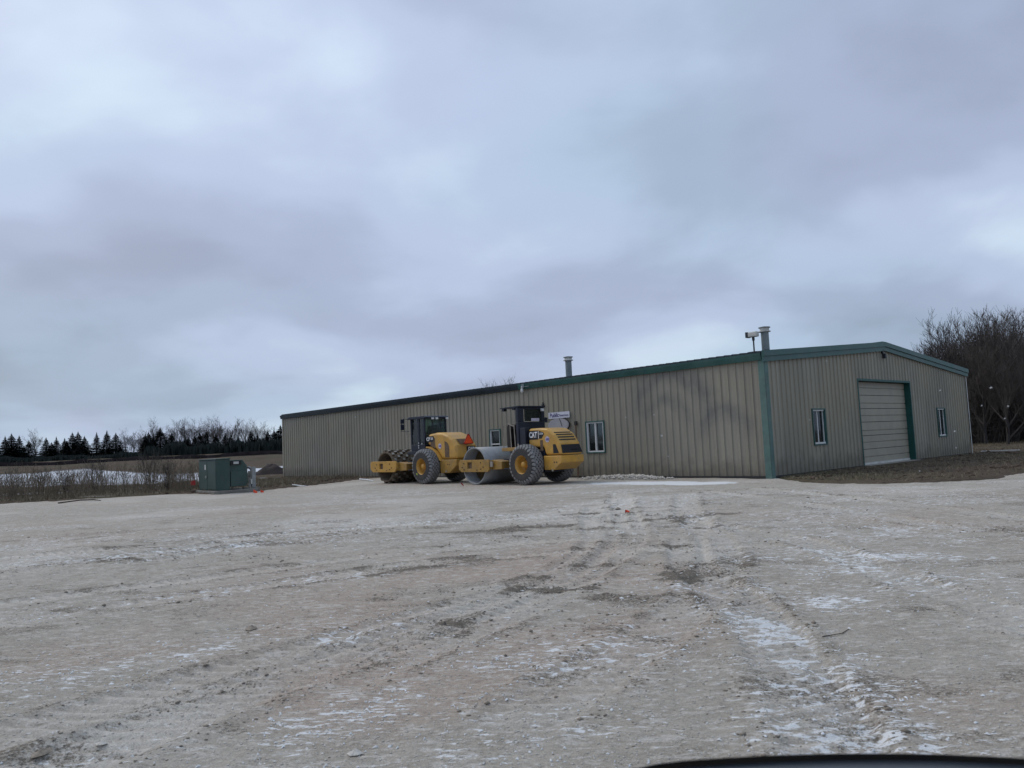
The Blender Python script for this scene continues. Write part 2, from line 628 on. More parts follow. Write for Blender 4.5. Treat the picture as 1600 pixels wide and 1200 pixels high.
# the snow-covered flat behind the weeds
near_r = np.interp(az_, [-60, -34, -29, -26, -22.5, -20, -17], [80, 74, 64, 58, 58, 66, 78])
far_r = np.interp(az_, [-60, -34, -32, -30.8, -29, -26.5, -24, -21, -17], [103, 101, 103, 112, 113, 90, 82, 84, 90])
wv = (fbm(tx, ty, 9, 4, 81) - 0.5)
snow_t = sstep(-2, 2, r_ - near_r + wv * 22) * sstep(-2, 2, far_r - r_ + wv * 16) * sstep(-44, -42, az_ + 0) * (1 - sstep(-17, -15, az_))
snow_t = np.maximum(snow_t, 0.85 * sstep(0.66, 0.72, fbm(tx, ty, 1.2, 4, 83)) * sstep(0.5, 3, tsd) * (1 - sstep(60, 90, r_)) * (tx < 0))
green_t = sstep(0.45, 0.65, fbm(tx, ty, 2.3, 4, 85))
dirt_t = sstep(0.42, 0.62, fbm(tx, ty, 3.4, 4, 87))
ca = ground_me.color_attributes.new('masks', 'FLOAT_COLOR', 'POINT')
ca.data.foreach_set('color', np.stack([snow_t, green_t, dirt_t, np.ones_like(tx)], 1).astype(np.float32).ravel())

t = NT('winter_field')
att = t.n('ShaderNodeVertexColor', layer_name='masks')
sp = t.n('ShaderNodeSeparateColor')
t.put(sp.inputs[0], att.outputs[0])
p = t.pos()
fine = t.noise(p, 3.2, 8, 0.72)
grain = t.noise(p, 60.0, 3, 0.6)
c = t.mix(t.remap(fine, 0.3, 0.7), (0.060, 0.046, 0.034), (0.125, 0.100, 0.076))
c = t.mix(t.math('MULTIPLY', sp.outputs[1], t.remap(fine, 0.35, 0.6, 0.1, 0.75)), c, (0.105, 0.10, 0.055))
c = t.mix(t.math('MULTIPLY', sp.outputs[2], t.remap(grain, 0.35, 0.65, 0.2, 0.8)), c, (0.135, 0.098, 0.078))
clump = t.noise(p, 7.0, 9, 0.75, (0.8, 1.2, 1.0), 0.4)
c = t.mix(t.remap(clump, 0.46, 0.36, 0.0, 0.85), c, (0.030, 0.024, 0.020))
c = t.mix(t.remap(clump, 0.56, 0.64, 0.0, 0.6), c, (0.19, 0.155, 0.115))
c = t.mix(t.remap(grain, 0.35, 0.68, 0.0, 0.5), c, (0.05, 0.042, 0.034))
c = t.mix(t.math('MULTIPLY', sp.outputs[0], t.remap(fine, 0.2, 0.55, 0.55, 1.0)), c, (0.60, 0.62, 0.66))
t.bump(grain, 0.6, 0.04)
M_FIELD = t.end(c, 0.95, 0, 0.05)
tag(link('ground', ground_me, M_FIELD), kind='structure')

# gravel lot, fine enough near the camera to carry ruts and clods
ang = np.radians(np.concatenate([np.linspace(-40, 40, 760, endpoint=False), np.linspace(40, 320, 120, endpoint=False)]))
rad = np.concatenate([[0.02, 0.6, 1.2, 1.8, 2.4], np.geomspace(2.8, 24, 560), np.geomspace(24.3, 110, 90)])
gx, gy, gf = polar_grid(rad, ang)
gsd = lot_sd(gx, gy)
keep = (gsd < 1.2)[gf].all(1)
used = np.unique(gf[keep])
remap_i = np.full(len(gx), -1)
remap_i[used] = np.arange(len(used))
gf = remap_i[gf[keep]]
gx, gy, gsd = gx[used], gy[used], gsd[used]
gz, g_pale, g_dark, g_snow, g_pink = lot_eval(gx, gy)
gz = gz - np.clip(gsd + 0.1, 0, 1.3) * 0.28
lot_me = np_mesh('gravel_lot', np.stack([gx, gy, gz], 1), gf[:, ::-1], True)
ca = lot_me.color_attributes.new('masks', 'FLOAT_COLOR', 'POINT')
ca.data.foreach_set('color', np.stack([g_pale, g_dark, g_snow, g_pink], 1).astype(np.float32).ravel())
t = NT('crushed_limestone')
att = t.n('ShaderNodeVertexColor', layer_name='masks')
sp = t.n('ShaderNodeSeparateColor')
t.put(sp.inputs[0], att.outputs[0])
p = t.pos()
n1 = t.noise(p, 2.3, 6, 0.6)
n2 = t.noise(p, 19.0, 6, 0.72, (1.0, 1.5, 1.0))
n3 = t.noise(p, 120.0, 3, 0.7)
crust = t.noise(p, 8.5, 10, 0.70, (0.6, 1.7, 1.0), 0.5)
crack = t.noise(p, 11.0, 9, 0.72, (0.6, 1.7, 1.0), 0.8)
sfl = t.noise(p, 15.0, 9, 0.66, (0.6, 1.5, 1.0), 0.5)
c = t.mix(t.remap(n1, 0.32, 0.68), (0.330, 0.295, 0.250), (0.405, 0.366, 0.316))
c = t.mix(t.math('MULTIPLY', sp.outputs[0], 0.85), c, (0.540, 0.500, 0.445))
c = t.mix(t.math('MULTIPLY', att.outputs[1], 0.55), c, (0.385, 0.29, 0.232))
c = t.mix(t.remap(crust, 0.545, 0.585, 0.0, 0.72), c, (0.530, 0.497, 0.452))
chip = t.noise(p, 26.0, 6, 0.65, (0.7, 1.6, 1.0), 0.3)
c = t.mix(t.remap(chip, 0.60, 0.64, 0.0, 0.7), c, (0.56, 0.54, 0.51))
c = t.mix(t.remap(crack, 0.41, 0.35, 0.0, 0.60), c, (0.190, 0.165, 0.136))
gr = t.noise(p, 34.0, 8, 0.78, (0.9, 1.25, 1.0), 0.3)
dm = t.remap(t.math('ADD', gr, t.math('MULTIPLY', sp.outputs[1], 0.26)), 0.60, 0.70, 0.0, 0.95)
c = t.mix(dm, c, (0.150, 0.128, 0.104))
c = t.mix(1.0, c, t.mix(t.remap(n2, 0.3, 0.7), (0.76, 0.755, 0.75), (1.20, 1.20, 1.205)), 'MULTIPLY')
c = t.mix(1.0, c, t.mix(t.remap(n3, 0.3, 0.7), (0.74, 0.735, 0.73), (1.24, 1.245, 1.25)), 'MULTIPLY')
sm = t.remap(t.math('ADD', sfl, t.math('MULTIPLY', sp.outputs[2], 0.40)), 0.655, 0.695, 0.0, 0.95)
c = t.mix(sm, c, (0.70, 0.705, 0.71))
h = t.math('ADD', t.math('ADD', n2, t.math('MULTIPLY', n3, 0.5)), t.math('MULTIPLY', t.math('SUBTRACT', crust, crack), 0.0))
t.bump(h, 0.7, 0.022)
M_LOT = t.end(c, 0.93, 0, 0.08)
tag(link('gravel_lot', lot_me, M_LOT), kind='structure')


def lot_height(x, y):
    return lot_eval(np.atleast_1d(np.asarray(x, float)), np.atleast_1d(np.asarray(y, float)), False)


def surf(x, y):
    """height of whatever lies on top at x, y"""
    a = np.atleast_1d(np.asarray(x, float))
    b = np.atleast_1d(np.asarray(y, float))
    s = lot_sd(a, b)
    z = np.maximum(lot_eval(a, b, False) - np.clip(s + 0.1, 0, 1.3) * 0.28, terrain_z(a, b, s))
    return float(z[0]) if np.ndim(x) == 0 else z


def pick(n, rmin, rmax, power=1.0, azmax=40):
    """random places on the lot, denser towards the camera"""
    u = rng.random(n)
    r = (rmin ** (1 - power) + u * (rmax ** (1 - power) - rmin ** (1 - power))) ** (1 / (1 - power)) if power != 1 else rmin * (rmax / rmin) ** u
    a = np.radians(rng.uniform(-azmax, azmax, n))
    x, y = r * np.sin(a), r * np.cos(a)
    ok = lot_sd(x, y) < -0.1
    return x[ok], y[ok]


def scatter(name, x, y, z, sx, sy, sz, base_v, base_f, jitter=0.25):
    """one mesh of many turned, scaled and roughened copies of a small shape"""
    n, k = len(x), len(base_v)
    a = rng.uniform(0, 2 * np.pi, n)
    V = np.repeat(base_v[None], n, 0) * (1 + rng.uniform(-jitter, jitter, (n, k, 1)))
    V = V * np.stack([sx, sy, sz], 1)[:, None, :]
    ca_, sa_ = np.cos(a)[:, None], np.sin(a)[:, None]
    X = V[..., 0] * ca_ - V[..., 1] * sa_ + x[:, None]
    Y = V[..., 0] * sa_ + V[..., 1] * ca_ + y[:, None]
    Z = V[..., 2] + z[:, None]
    F = (base_f[None] + (np.arange(n) * k)[:, None, None]).reshape(-1, base_f.shape[1])
    return np_mesh(name, np.stack([X, Y, Z], -1).reshape(-1, 3), F)


OCT_V = np.array([(1, 0, 0), (0.45, 0.85, 0.1), (-0.5, 0.8, -0.05), (-1, 0, 0.1), (-0.5, -0.85, 0), (0.5, -0.8, 0.05), (0.1, 0.1, 0.9), (0, 0, -0.7)])
OCT_F = np.array([(i, (i + 1) % 6, 6) for i in range(6)] + [((i + 1) % 6, i, 7) for i in range(6)])
M_STONE = simple('limestone_chips', (0.48, 0.45, 0.405), 0.9, scale=3.0, lo=0.7, hi=1.35)
M_CLOD = simple('dry_dirt_clods', (0.22, 0.185, 0.148), 0.95, scale=4.0, lo=0.6, hi=1.5)
M_SNOW = simple('snow_crust', (0.62, 0.635, 0.65), 0.7, scale=5.0, lo=0.75, hi=1.2)

x, y = pick(46000, 2.6, 18, 1.5)
s = np.minimum(rng.lognormal(math.log(0.0050), 0.5, len(x)), .013) * (0.6 + 0.055 * np.hypot(x, y))
me = scatter('loose_gravel', x, y, lot_height(x, y) + s * 0.15, s, s * rng.uniform(0.6, 1, len(x)), s * rng.uniform(0.25, 0.5, len(x)), OCT_V, OCT_F)
tag(link('loose_gravel', me, M_STONE), 'loose pale limestone chips strewn over the gravel lot', 'gravel', kind='stuff')

x, y = pick(60000, 3.0, 26, 1.2)
rut_, pale_, edge_ = track_fields(x, y)
dens = 0.9 * blobs(x, y, CHURN) * sstep(0.48, 0.62, fbm(x * 0.55, y, 0.55, 4, 51)) + 0.30 * edge_ + 0.003
ok = rng.random(len(x)) < dens
x, y = x[ok], y[ok]
s = np.minimum(rng.lognormal(math.log(0.008), 0.45, len(x)), .022) * (0.7 + 0.055 * np.hypot(x, y))
me = scatter('dirt_clods', x, y, lot_height(x, y) + s * 0.15, s, s * rng.uniform(0.6, 1, len(x)), s * rng.uniform(0.4, 0.8, len(x)), OCT_V, OCT_F, 0.35)
tag(link('dirt_clods', me, M_CLOD), 'dark dirt clods thrown up along the wheel tracks', 'dirt', kind='stuff')

FL_V = np.array([(math.cos(a) * q, math.sin(a) * q, -0.6) for a, q in zip(np.linspace(0, 2 * np.pi, 9, endpoint=False), (1, 0.7, 0.95, 0.6, 1.05, 0.8, 0.6, 1.0, 0.75))] + [(0.05, 0, 1)])
FL_F = np.array([(i, (i + 1) % 9, 9) for i in range(9)])
x, y = pick(110000, 3.0, 24, 1.1)
dens = (0.30 * blobs(x, y, SNOWY) ** 1.5 + 0.012) * sstep(0.48, 0.66, fbm(x, y, 0.30, 3, 73)) + 0.006
ok = rng.random(len(x)) < dens
x, y = x[ok], y[ok]
s = np.minimum(rng.lognormal(math.log(0.0075), 0.5, len(x)), .022) * (0.5 + 0.10 * np.hypot(x, y))
me = scatter('snow_flecks', x, y, lot_height(x, y) + 0.006, s, s * rng.uniform(0.3, 0.8, len(x)), np.full(len(x), 0.006), FL_V, FL_F, 0.4)
tag(link('snow_flecks', me, M_SNOW), 'thin white snow flecks lying in the gravel ruts', 'snow', kind='stuff')

# ------------------------------------------------------------------ the metal shed
def wall_material():
    t = NT('tan_ribbed_steel')
    g = t.n('ShaderNodeNewGeometry')
    rel = t.n('ShaderNodeVectorMath', operation='SUBTRACT')
    t.put(rel.inputs[0], g.outputs['Position'])
    rel.inputs[1].default_value = (A[0], A[1], 0)
    mp = t.n('ShaderNodeVectorRotate', rotation_type='Z_AXIS')
    t.put(mp.inputs['Vector'], rel.outputs[0])
    mp.inputs['Angle'].default_value = -SHED_RZ
    p = mp.outputs[0]                                   # shed coordinates
    sx = t.n('ShaderNodeSeparateXYZ')
    t.put(sx.inputs[0], p)
    info = t.n('ShaderNodeObjectInfo')
    base = t.mix(info.outputs['Random'], (0.245, 0.226, 0.180), (0.290, 0.268, 0.217))
    stain = t.noise(p, 0.55, 5, 0.6)
    base = t.mix(t.remap(stain, 0.45, 0.75, 0.0, 0.40), base, (0.180, 0.174, 0.160))
    streak = t.noise(p, 3.0, 4, 0.6, (3.0, 3.0, 0.16))
    base = t.mix(t.remap(streak, 0.45, 0.75, 0.0, 0.45), base, (0.180, 0.163, 0.126))
    warm = t.noise(p, 0.25, 2, 0.5)
    base = t.mix(t.remap(warm, 0.45, 0.65, 0.0, 0.5), base, (0.295, 0.265, 0.188))
    # rubbed grey arcs where something turned against the sheets
    for cx, cz, r0, wdt, up, amt in ((-4.1, 2.35, 1.75, 0.42, 0.25, 0.62), (-4.4, 2.05, 1.0, 0.28, 0.1, 0.5), (-1.75, 1.55, 0.95, 0.34, 0.0, 0.6)):
        dx = t.math('SUBTRACT', sx.outputs[0], cx)
        dz = t.math('SUBTRACT', sx.outputs[2], cz)
        wob = t.math('MULTIPLY', t.math('SUBTRACT', t.noise(p, 1.3, 3, 0.5), 0.5), 0.7)
        rr = t.math('ADD', t.math('SQRT', t.math('ADD', t.math('MULTIPLY', dx, dx), t.math('MULTIPLY', dz, dz))), wob)
        ring = t.remap(t.math('ABSOLUTE', t.math('SUBTRACT', rr, r0)), wdt * 0.2, wdt * 1.5, 1.0, 0.0)
        ring = t.math('MULTIPLY', ring, t.remap(dz, -0.3, up + 0.5))
        ring = t.math('MULTIPLY', ring, t.remap(sx.outputs[1], 0.1, 0.2, 1.0, 0.0))
        ring = t.math('MULTIPLY', ring, t.remap(t.noise(p, 2.4, 4, 0.6), 0.25, 0.6, 0.25, 1.0))
        base = t.mix(t.math('MULTIPLY', ring, amt), base, (0.115, 0.113, 0.112))
    # splashed dirt with a ragged upper edge near the ground
    low = t.remap(t.math('SUBTRACT', sx.outputs[2], t.math('MULTIPLY', t.noise(p, 1.6, 5, 0.65), 1.5)), -0.55, 0.0, 1.0, 0.0)
    base = t.mix(t.math('MULTIPLY', low, 0.6), base, (0.125, 0.108, 0.085))
    t.bump(t.noise(p, 1.2, 2, 0.5), 0.12, 0.05)
    return t.end(base, t.remap(stain, 0.3, 0.7, 0.42, 0.62), 0.0, 0.35)


M_WALL = wall_material()
M_TRIM = simple('dark_green_trim', (0.026, 0.085, 0.076), 0.45, scale=1.5, lo=0.8, hi=1.25, dust=0.25, dustcol=(0.13, 0.15, 0.14))
M_TRIM_OLD = simple('weathered_green_trim', (0.082, 0.150, 0.134), 0.6, scale=2.2, lo=0.7, hi=1.25, dust=0.5, dustcol=(0.165, 0.18, 0.165))
M_JAMB = simple('green_jamb', (0.008, 0.070, 0.060), 0.5, scale=2.0)
M_ROOF = simple('dark_roof_steel', (0.016, 0.026, 0.034), 0.5, scale=1.0, dust=0.25, dustcol=(0.05, 0.06, 0.065), spec=0.25)
M_PALE = simple('pale_trim', (0.50, 0.50, 0.48), 0.5, scale=2.5, dust=0.3)
M_WHITE = simple('white_vinyl', (0.62, 0.62, 0.61), 0.5, scale=5, lo=0.85, hi=1.1)
M_DOOR = simple('tan_door_steel', (0.305, 0.277, 0.218), 0.5, scale=1.2, lo=0.85, hi=1.12, dust=0.25, dustcol=(0.17, 0.16, 0.135))
M_DARK = simple('dark_gap', (0.03, 0.03, 0.03), 0.8)
M_FLUE = simple('galvanised_flue', (0.17, 0.205, 0.215), 0.55, 0.2, scale=3, dust=0.35, dustcol=(0.25, 0.25, 0.24))
M_RUST = simple('rusty_brown', (0.13, 0.085, 0.055), 0.85, scale=9, lo=0.55, hi=1.4)
M_BLACK = simple('black_paint', (0.018, 0.020, 0.026), 0.45, scale=4, lo=0.8, hi=1.4)


def glass_material(name, tint, clear):
    t = NT(name)
    t.t.nodes.remove(t.b)
    out = t.t.nodes['Material Output']
    tr = t.n('ShaderNodeBsdfTransparent')
    tr.inputs[0].default_value = (*tint, 1)
    gl = t.n('ShaderNodeBsdfGlossy')
    gl.inputs['Roughness'].default_value = 0.06
    gl.inputs[0].default_value = (0.8, 0.85, 0.85, 1)
    df = t.n('ShaderNodeBsdfDiffuse')
    df.inputs[0].default_value = (0.10, 0.11, 0.11, 1)
    fr = t.n('ShaderNodeFresnel')
    fr.inputs[0].default_value = 1.5
    m0 = t.n('ShaderNodeMixShader')
    m0.inputs[0].default_value = clear
    t.t.links.new(tr.outputs[0], m0.inputs[1])
    t.t.links.new(df.outputs[0], m0.inputs[2])
    m1 = t.n('ShaderNodeMixShader')
    t.t.links.new(fr.outputs[0], m1.inputs[0])
    t.t.links.new(m0.outputs[0], m1.inputs[1])
    t.t.links.new(gl.outputs[0], m1.inputs[2])
    t.t.links.new(m1.outputs[0], out.inputs[0])
    return t.m


M_GLASS = glass_material('window_glass', (0.62, 0.66, 0.66), 0.15)
M_CABGLASS = glass_material('cab_glass', (0.74, 0.86, 0.83), 0.10)

shed = empty('metal_shed', (A[0], A[1], 0), SHED_RZ)
tag(shed, 'long tan ribbed steel shed with green trim and an overhead door', 'building')
RIB = 0.33
W_, L_, H_, RISE = SHED_W, SHED_L, SHED_H, SHED_RISE
# shed coordinates: long wall on y = 0 for x in [-L, 0] facing -y; near gable on x = 0 for y in [0, W] facing +x


def rib_profile(a, b):
    """(along, out) points of a ribbed sheet from a to b, ribs centred half a pitch in"""
    pts = [(a, 0.0)]
    n = int(round((b - a) / RIB))
    pitch = (b - a) / n
    for i in range(n):
        c = a + (i + 0.5) * pitch
        for d, o in ((-0.034, 0.0), (-0.014, 0.041), (0.014, 0.041), (0.034, 0.0)):
            pts.append((c + d, o))
        if i < n - 1:
            m = c + pitch / 2
            pts += [(m - 0.05, 0.0), (m - 0.035, 0.006), (m + 0.035, 0.006), (m + 0.05, 0.0)]
    pts.append((b, 0.0))
    return pts


def wall_panel_mesh(name, a, b, top, wall, holes=()):
    """one sheet with its ribs; holes are (a0, a1, z0, z1)"""
    mb = MB()

    def P(s, o, z):
        return (s, -o, z) if wall == 'long' else (o, s, z)
    prof = rib_profile(a, b)
    cuts = set()
    for h in holes:
        cuts |= {c for c in h[:2] if a < c < b}
    pts = []
    for (s0, o0), (s1, o1) in zip(prof, prof[1:]):
        pts.append((s0, o0))
        for c in sorted(cuts):
            if s0 < c < s1:
                pts.append((c, o0 + (o1 - o0) * (c - s0) / (s1 - s0)))
    pts.append(prof[-1])
    for (s0, o0), (s1, o1) in zip(pts, pts[1:]):
        m = (s0 + s1) / 2
        spans = [(-0.08, None)]
        for h0, h1, z0, z1 in holes:
            if h0 < m < h1:
                spans = ([(-0.08, z0)] if z0 > 0 else []) + [(z1, None)]
        for z0, z1 in spans:
            t0, t1 = (top(s0), top(s1)) if z1 is None else (z1, z1)
            q = [P(s0, o0, z0), P(s1, o1, z0), P(s1, o1, t1), P(s0, o0, t0)]
            mb.add(q, [(0, 1, 2, 3)])
    return mb.mesh(name)


def gable_top(s):
    return H_ + RISE * (1 - abs(s - W_ / 2) / (W_ / 2)) - 0.03


LONG_WIN = [(-8.646, -7.632, 1.07, 2.39), (-15.17, -14.38, 1.07, 2.34)]
GABLE_WIN = [(3.28, 4.27, 1.05, 2.39), (16.06, 17.08, 1.03, 2.40)]
DOOR = (7.38, 12.86, 0.0, 3.62)
n_long = 39
pw = L_ / n_long
plain = None
for i in range(n_long):
    a, b = -L_ + i * pw, -L_ + (i + 1) * pw
    hs = [h for h in LONG_WIN if h[1] > a and h[0] < b]
    if hs:
        link('wall_panel', wall_panel_mesh('wall_panel', a, b, lambda s: H_ - 0.02, 'long', hs), M_WALL, shed)
    else:
        if plain is None:
            plain = wall_panel_mesh('wall_panel', 0, pw, lambda s: H_ - 0.02, 'long')
        o = link('wall_panel', plain, M_WALL, shed)
        o.location.x = a
n_gab = 21
gw = W_ / n_gab
for i in range(n_gab):
    a, b = i * gw, (i + 1) * gw
    hs = [h for h in GABLE_WIN + [DOOR] if h[1] > a and h[0] < b]
    link('wall_panel', wall_panel_mesh('wall_panel', a, b, gable_top, 'gable', hs), M_WALL, shed)
# the two far sides
mb = MB().add([(-L_, W_, -.08), (0, W_, -.08), (0, W_, H_), (-L_, W_, H_)], [(1, 0, 3, 2)])
mb.build('back_wall', M_WALL, shed)
mb = MB().add([(-L_, 0, -.08), (-L_, W_, -.08), (-L_, W_, H_), (-L_, W_ / 2, H_ + RISE - .03), (-L_, 0, H_)], [(4, 3, 2, 1, 0)])
mb.build('end_wall', M_WALL, shed)

# roof: ribbed sheets running from eave to ridge
OV = 0.16
slope = RISE / (W_ / 2)
mb = MB()
prof = rib_profile(0, pw)
for (s0, o0), (s1, o1) in zip(prof, prof[1:]):
    y0, y1 = -OV, W_ / 2
    q = [(s0, y0, H_ + slope * y0 + o0 * 1.3 + .05), (s1, y0, H_ + slope * y0 + o1 * 1.3 + .05),
         (s1, y1, H_ + RISE + o1 * 1.3 + .05), (s0, y1, H_ + RISE + o0 * 1.3 + .05)]
    mb.add(q, [(0, 1, 2, 3)])
    mb.add([(s0, y0, H_ + slope * y0), (s1, y0, H_ + slope * y0), q[1], q[0]], [(0, 1, 2, 3)])
    mb.add([(s0, y0, H_ + slope * y0), (s1, y0, H_ + slope * y0), (s1, y1, H_ + RISE), (s0, y1, H_ + RISE)], [(3, 2, 1, 0)])
roof_me = mb.mesh('roof_panel')
for i in range(n_long):
    o = link('roof_panel', roof_me, M_ROOF, shed)
    o.location.x = -L_ + i * pw
    o = link('roof_panel', roof_me, M_ROOF, shed)
    o.location = (-L_ + (i + 1) * pw, W_, 0)
    o.rotation_euler.z = math.pi
MB().box(-L_ - .1, .1, W_ / 2 - .18, W_ / 2 + .18, H_ + RISE + .06, H_ + RISE + .115).build('ridge_cap', M_TRIM, shed)

# eave trim on the long wall, rake trim on the gable, corner trims
eave = [(-0.055, H_ - .235), (-0.115, H_ - .235), (-0.165, H_ - .06), (-0.175, H_ + .015), (-0.15, H_ + .02), (-0.055, H_ - .02)]
for i in range(6):
    x0, x1 = -L_ - .12 + i * (L_ + .12) / 6, -L_ - .12 + (i + 1) * (L_ + .12) / 6 - .006
    MB().prism(eave, x0, x1, 'x').build('eave_trim', M_TRIM if i > 3 else M_ROOF, shed, fix=True)


def rake(side):
    mb = MB()
    ya, yb = (-OV - .03, W_ / 2) if side < 0 else (W_ / 2, W_ + OV + .03)

    def zt(y):
        return H_ + RISE * (1 - abs(y - W_ / 2) / (W_ / 2))
    for x0, x1, lo, hi in ((0.052, 0.115, -.30, -.11), (0.052, 0.160, -.105, .10)):
        mb.add([(x0, ya, zt(ya) + lo), (x1, ya, zt(ya) + lo), (x1, yb, zt(yb) + lo), (x0, yb, zt(yb) + lo),
                (x0, ya, zt(ya) + hi), (x1, ya, zt(ya) + hi), (x1, yb, zt(yb) + hi), (x0, yb, zt(yb) + hi)],
               [(3, 2, 1, 0), (4, 5, 6, 7), (0, 1, 5, 4), (1, 2, 6, 5), (2, 3, 7, 6), (3, 0, 4, 7)])
    return mb.build('rake_trim', M_TRIM, shed, fix=True)


rake(-1)
rake(1)
mb = MB().box(-.19, .060, -.060, -.050, -.06, H_ - .24).box(.050, .060, -.06, .19, -.06, H_ - .24)
mb.build('corner_trim', M_TRIM_OLD, shed)
MB().box(.050, .058, W_ - .05, W_ + .04, -.06, H_ - .22).build('corner_trim', M_PALE, shed)
MB().box(-L_ - .03, -L_ + .12, -.06, -.05, -.06, H_ - .24).build('corner_trim', M_WALL, shed)
MB().box(-L_ + .13, -.2, -.058, -.047, -.06, .055).build('base_trim', M_DARK, shed)
MB().box(.047, .058, .2, DOOR[0] - .05, -.06, .05).build('base_trim', M_DARK, shed)
MB().box(.047, .058, DOOR[1] + .05, W_ - .12, -.06, .05).build('base_trim', M_DARK, shed)


def window(wall, h, curtain=None, cross=False):
    a0, a1, z0, z1 = h
    fl = (lambda mb_, s0, s1, o0, o1, q0, q1: mb_.box(s0, s1, -o1, -o0, q0, q1)) if wall == 'long' else \
         (lambda mb_, s0, s1, o0, o1, q0, q1: mb_.box(o0, o1, s0, s1, q0, q1))
    mb = MB()                                           # outer surround, dark, hiding the cut sheet edge
    e = .035
    fl(mb, a0 - e, a0 + .012, -.16, .055, z0 - e, z1 + e)
    fl(mb, a1 - .012, a1 + e, -.16, .055, z0 - e, z1 + e)
    fl(mb, a0 + .0125, a1 - .0125, -.16, .055, z1 - .012, z1 + e)
    fl(mb, a0 + .0125, a1 - .0125, -.16, .055, z0 - e, z0 + .012)
    win = mb.build('window', M_TRIM, shed)
    mb = MB()                                           # white vinyl frame inside it
    i0, i1, j0, j1 = a0 + .014, a1 - .014, z0 + .014, z1 - .014
    fl(mb, i0, i0 + .06, -.10, .02 if wall == 'long' else -.04, j0, j1)
    fl(mb, i1 - .06, i1, -.10, .02 if wall == 'long' else -.04, j0, j1)
    fl(mb, i0 + .0605, i1 - .0605, -.10, .02, j1 - .05, j1)
    fl(mb, i0 + .0605, i1 - .0605, -.10, .02, j0, j0 + .06)
    mb.build('window_frame', M_WHITE, win)
    c = (i0 + i1) / 2
    mb = MB()
    if cross:                                           # one wide pane over a low one
        fl(mb, i0 + .0605, i1 - .0605, -.085, .012, 1.60, 1.66)
        mb.build('crossbar', M_WHITE, win)
        for q0, q1 in ((j0 + .061, 1.599), (1.661, j1 - .051)):
            mb = MB()
            fl(mb, i0 + .061, i1 - .061, -.066, -.060, q0, q1)
            mb.build('pane', M_GLASS, win)
        return win
    fl(mb, c - .03, c + .03, -.085, .012 if wall == 'long' else -.045, j0 + .0605, j1 - .0505)
    mb.build('mullion', M_WHITE, win)
    for k, (s0, s1) in enumerate(((i0 + .061, c - .031), (c + .031, i1 - .061))):
        mb = MB()
        fl(mb, s0, s1, -.066, -.060, j0 + .061, j1 - .051)
        mb.build('pane', M_GLASS, win)
    if curtain is not None:
        for s0, s1, q0, q1, m in curtain:
            mb = MB()
            n = 9
            for q in range(n):
                u0, u1 = s0 + (s1 - s0) * q / n, s0 + (s1 - s0) * (q + 1) / n
                o0, o1 = -.22 - .02 * (q % 2), -.22 - .02 * ((q + 1) % 2)
                v = [(u0, -o0, q0), (u1, -o1, q0), (u1, -o1, q1), (u0, -o0, q1)] if wall == 'long' else \
                    [(o0, u0, q0), (o1, u1, q0), (o1, u1, q1), (o0, u0, q1)]
                mb.add(v, [(0, 1, 2, 3)])
            mb.build('curtain', m, win)
    return win


M_CURT_G = simple('green_curtain', (0.03, 0.11, 0.085), 0.9)
M_CURT_R = simple('mauve_curtain', (0.16, 0.105, 0.125), 0.9, scale=14)
M_CURT_D = simple('drab_curtain', (0.10, 0.10, 0.11), 0.9, scale=14)
w = window('long', LONG_WIN[0], [(-8.57, -8.16, 1.1, 2.38, M_CURT_R), (-8.12, -7.70, 1.4, 2.38, M_CURT_D)])
mb = MB()                                               # small white box unit low in the right sash
mb.box(-8.06, -7.74, .09, .13, 1.17, 1.20).box(-8.06, -7.74, .09, .13, 1.44, 1.47).box(-8.06, -8.03, .09, .13, 1.2005, 1.4395).box(-7.77, -7.74, .09, .13, 1.2005, 1.4395)
mb.build('inner_sash', M_WHITE, w)
window('long', LONG_WIN[1], None, True)
w = window('gable', GABLE_WIN[0], [(3.36, 3.76, 1.1, 2.38, M_CURT_G)])
MB().box(-.13, -.09, 3.83, 4.18, 1.44, 1.47).box(-.13, -.09, 3.83, 3.86, 1.15, 1.4395).build('inner_sash', M_WHITE, w)
window('gable', GABLE_WIN[1], [(16.14, 17.0, 1.1, 2.38, M_CURT_D)])

# overhead door set back in its opening
d0, d1, _, dz = DOOR
door = MB().box(-.26, .058, d1 - .03, d1 + .05, -.05, dz + .06).build('overhead_door', M_JAMB, shed)
door['label'] = 'wide tan sectional overhead door in green jambs'
MB().box(-.26, .058, d0 - .05, d0 + .03, -.05, dz + .06).build('jamb', M_JAMB, door)
MB().box(-.26, .0575, d0 + .0305, d1 - .0305, dz - .03, dz + .06).build('header', M_JAMB, door)
ns = 6
sh = (dz - .03 - .12) / ns
for k in range(ns):
    z0, z1 = .12 + k * sh, .12 + (k + 1) * sh - .022
    g1 = z0 + (.24, .28, .2, .26, .22, .30)[k]
    prof = [(-.27, z0), (-.215, z0), (-.215, g1 - .020), (-.245, g1 - .012), (-.245, g1 + .012), (-.215, g1 + .020), (-.215, z1), (-.27, z1)]
    MB().prism([(a, b) for a, b in prof], d0 + .03, d1 - .03, 'y').build('door_section', M_DOOR, door, fix=True)
MB().box(-.29, -.271, d0 + .03, d1 - .03, .02, dz - .04).build('door_backing', M_DARK, door)
MB().box(-.275, -.20, d0 + .03, d1 - .03, .03, .118).build('bottom_seal', M_PALE, door)
MB().box(-.30, .25, d0 + .03, d1 - .03, -.1, .035).build('threshold', simple('worn_concrete', (0.26, 0.245, 0.22), 0.9, scale=5, dust=0.4), door)

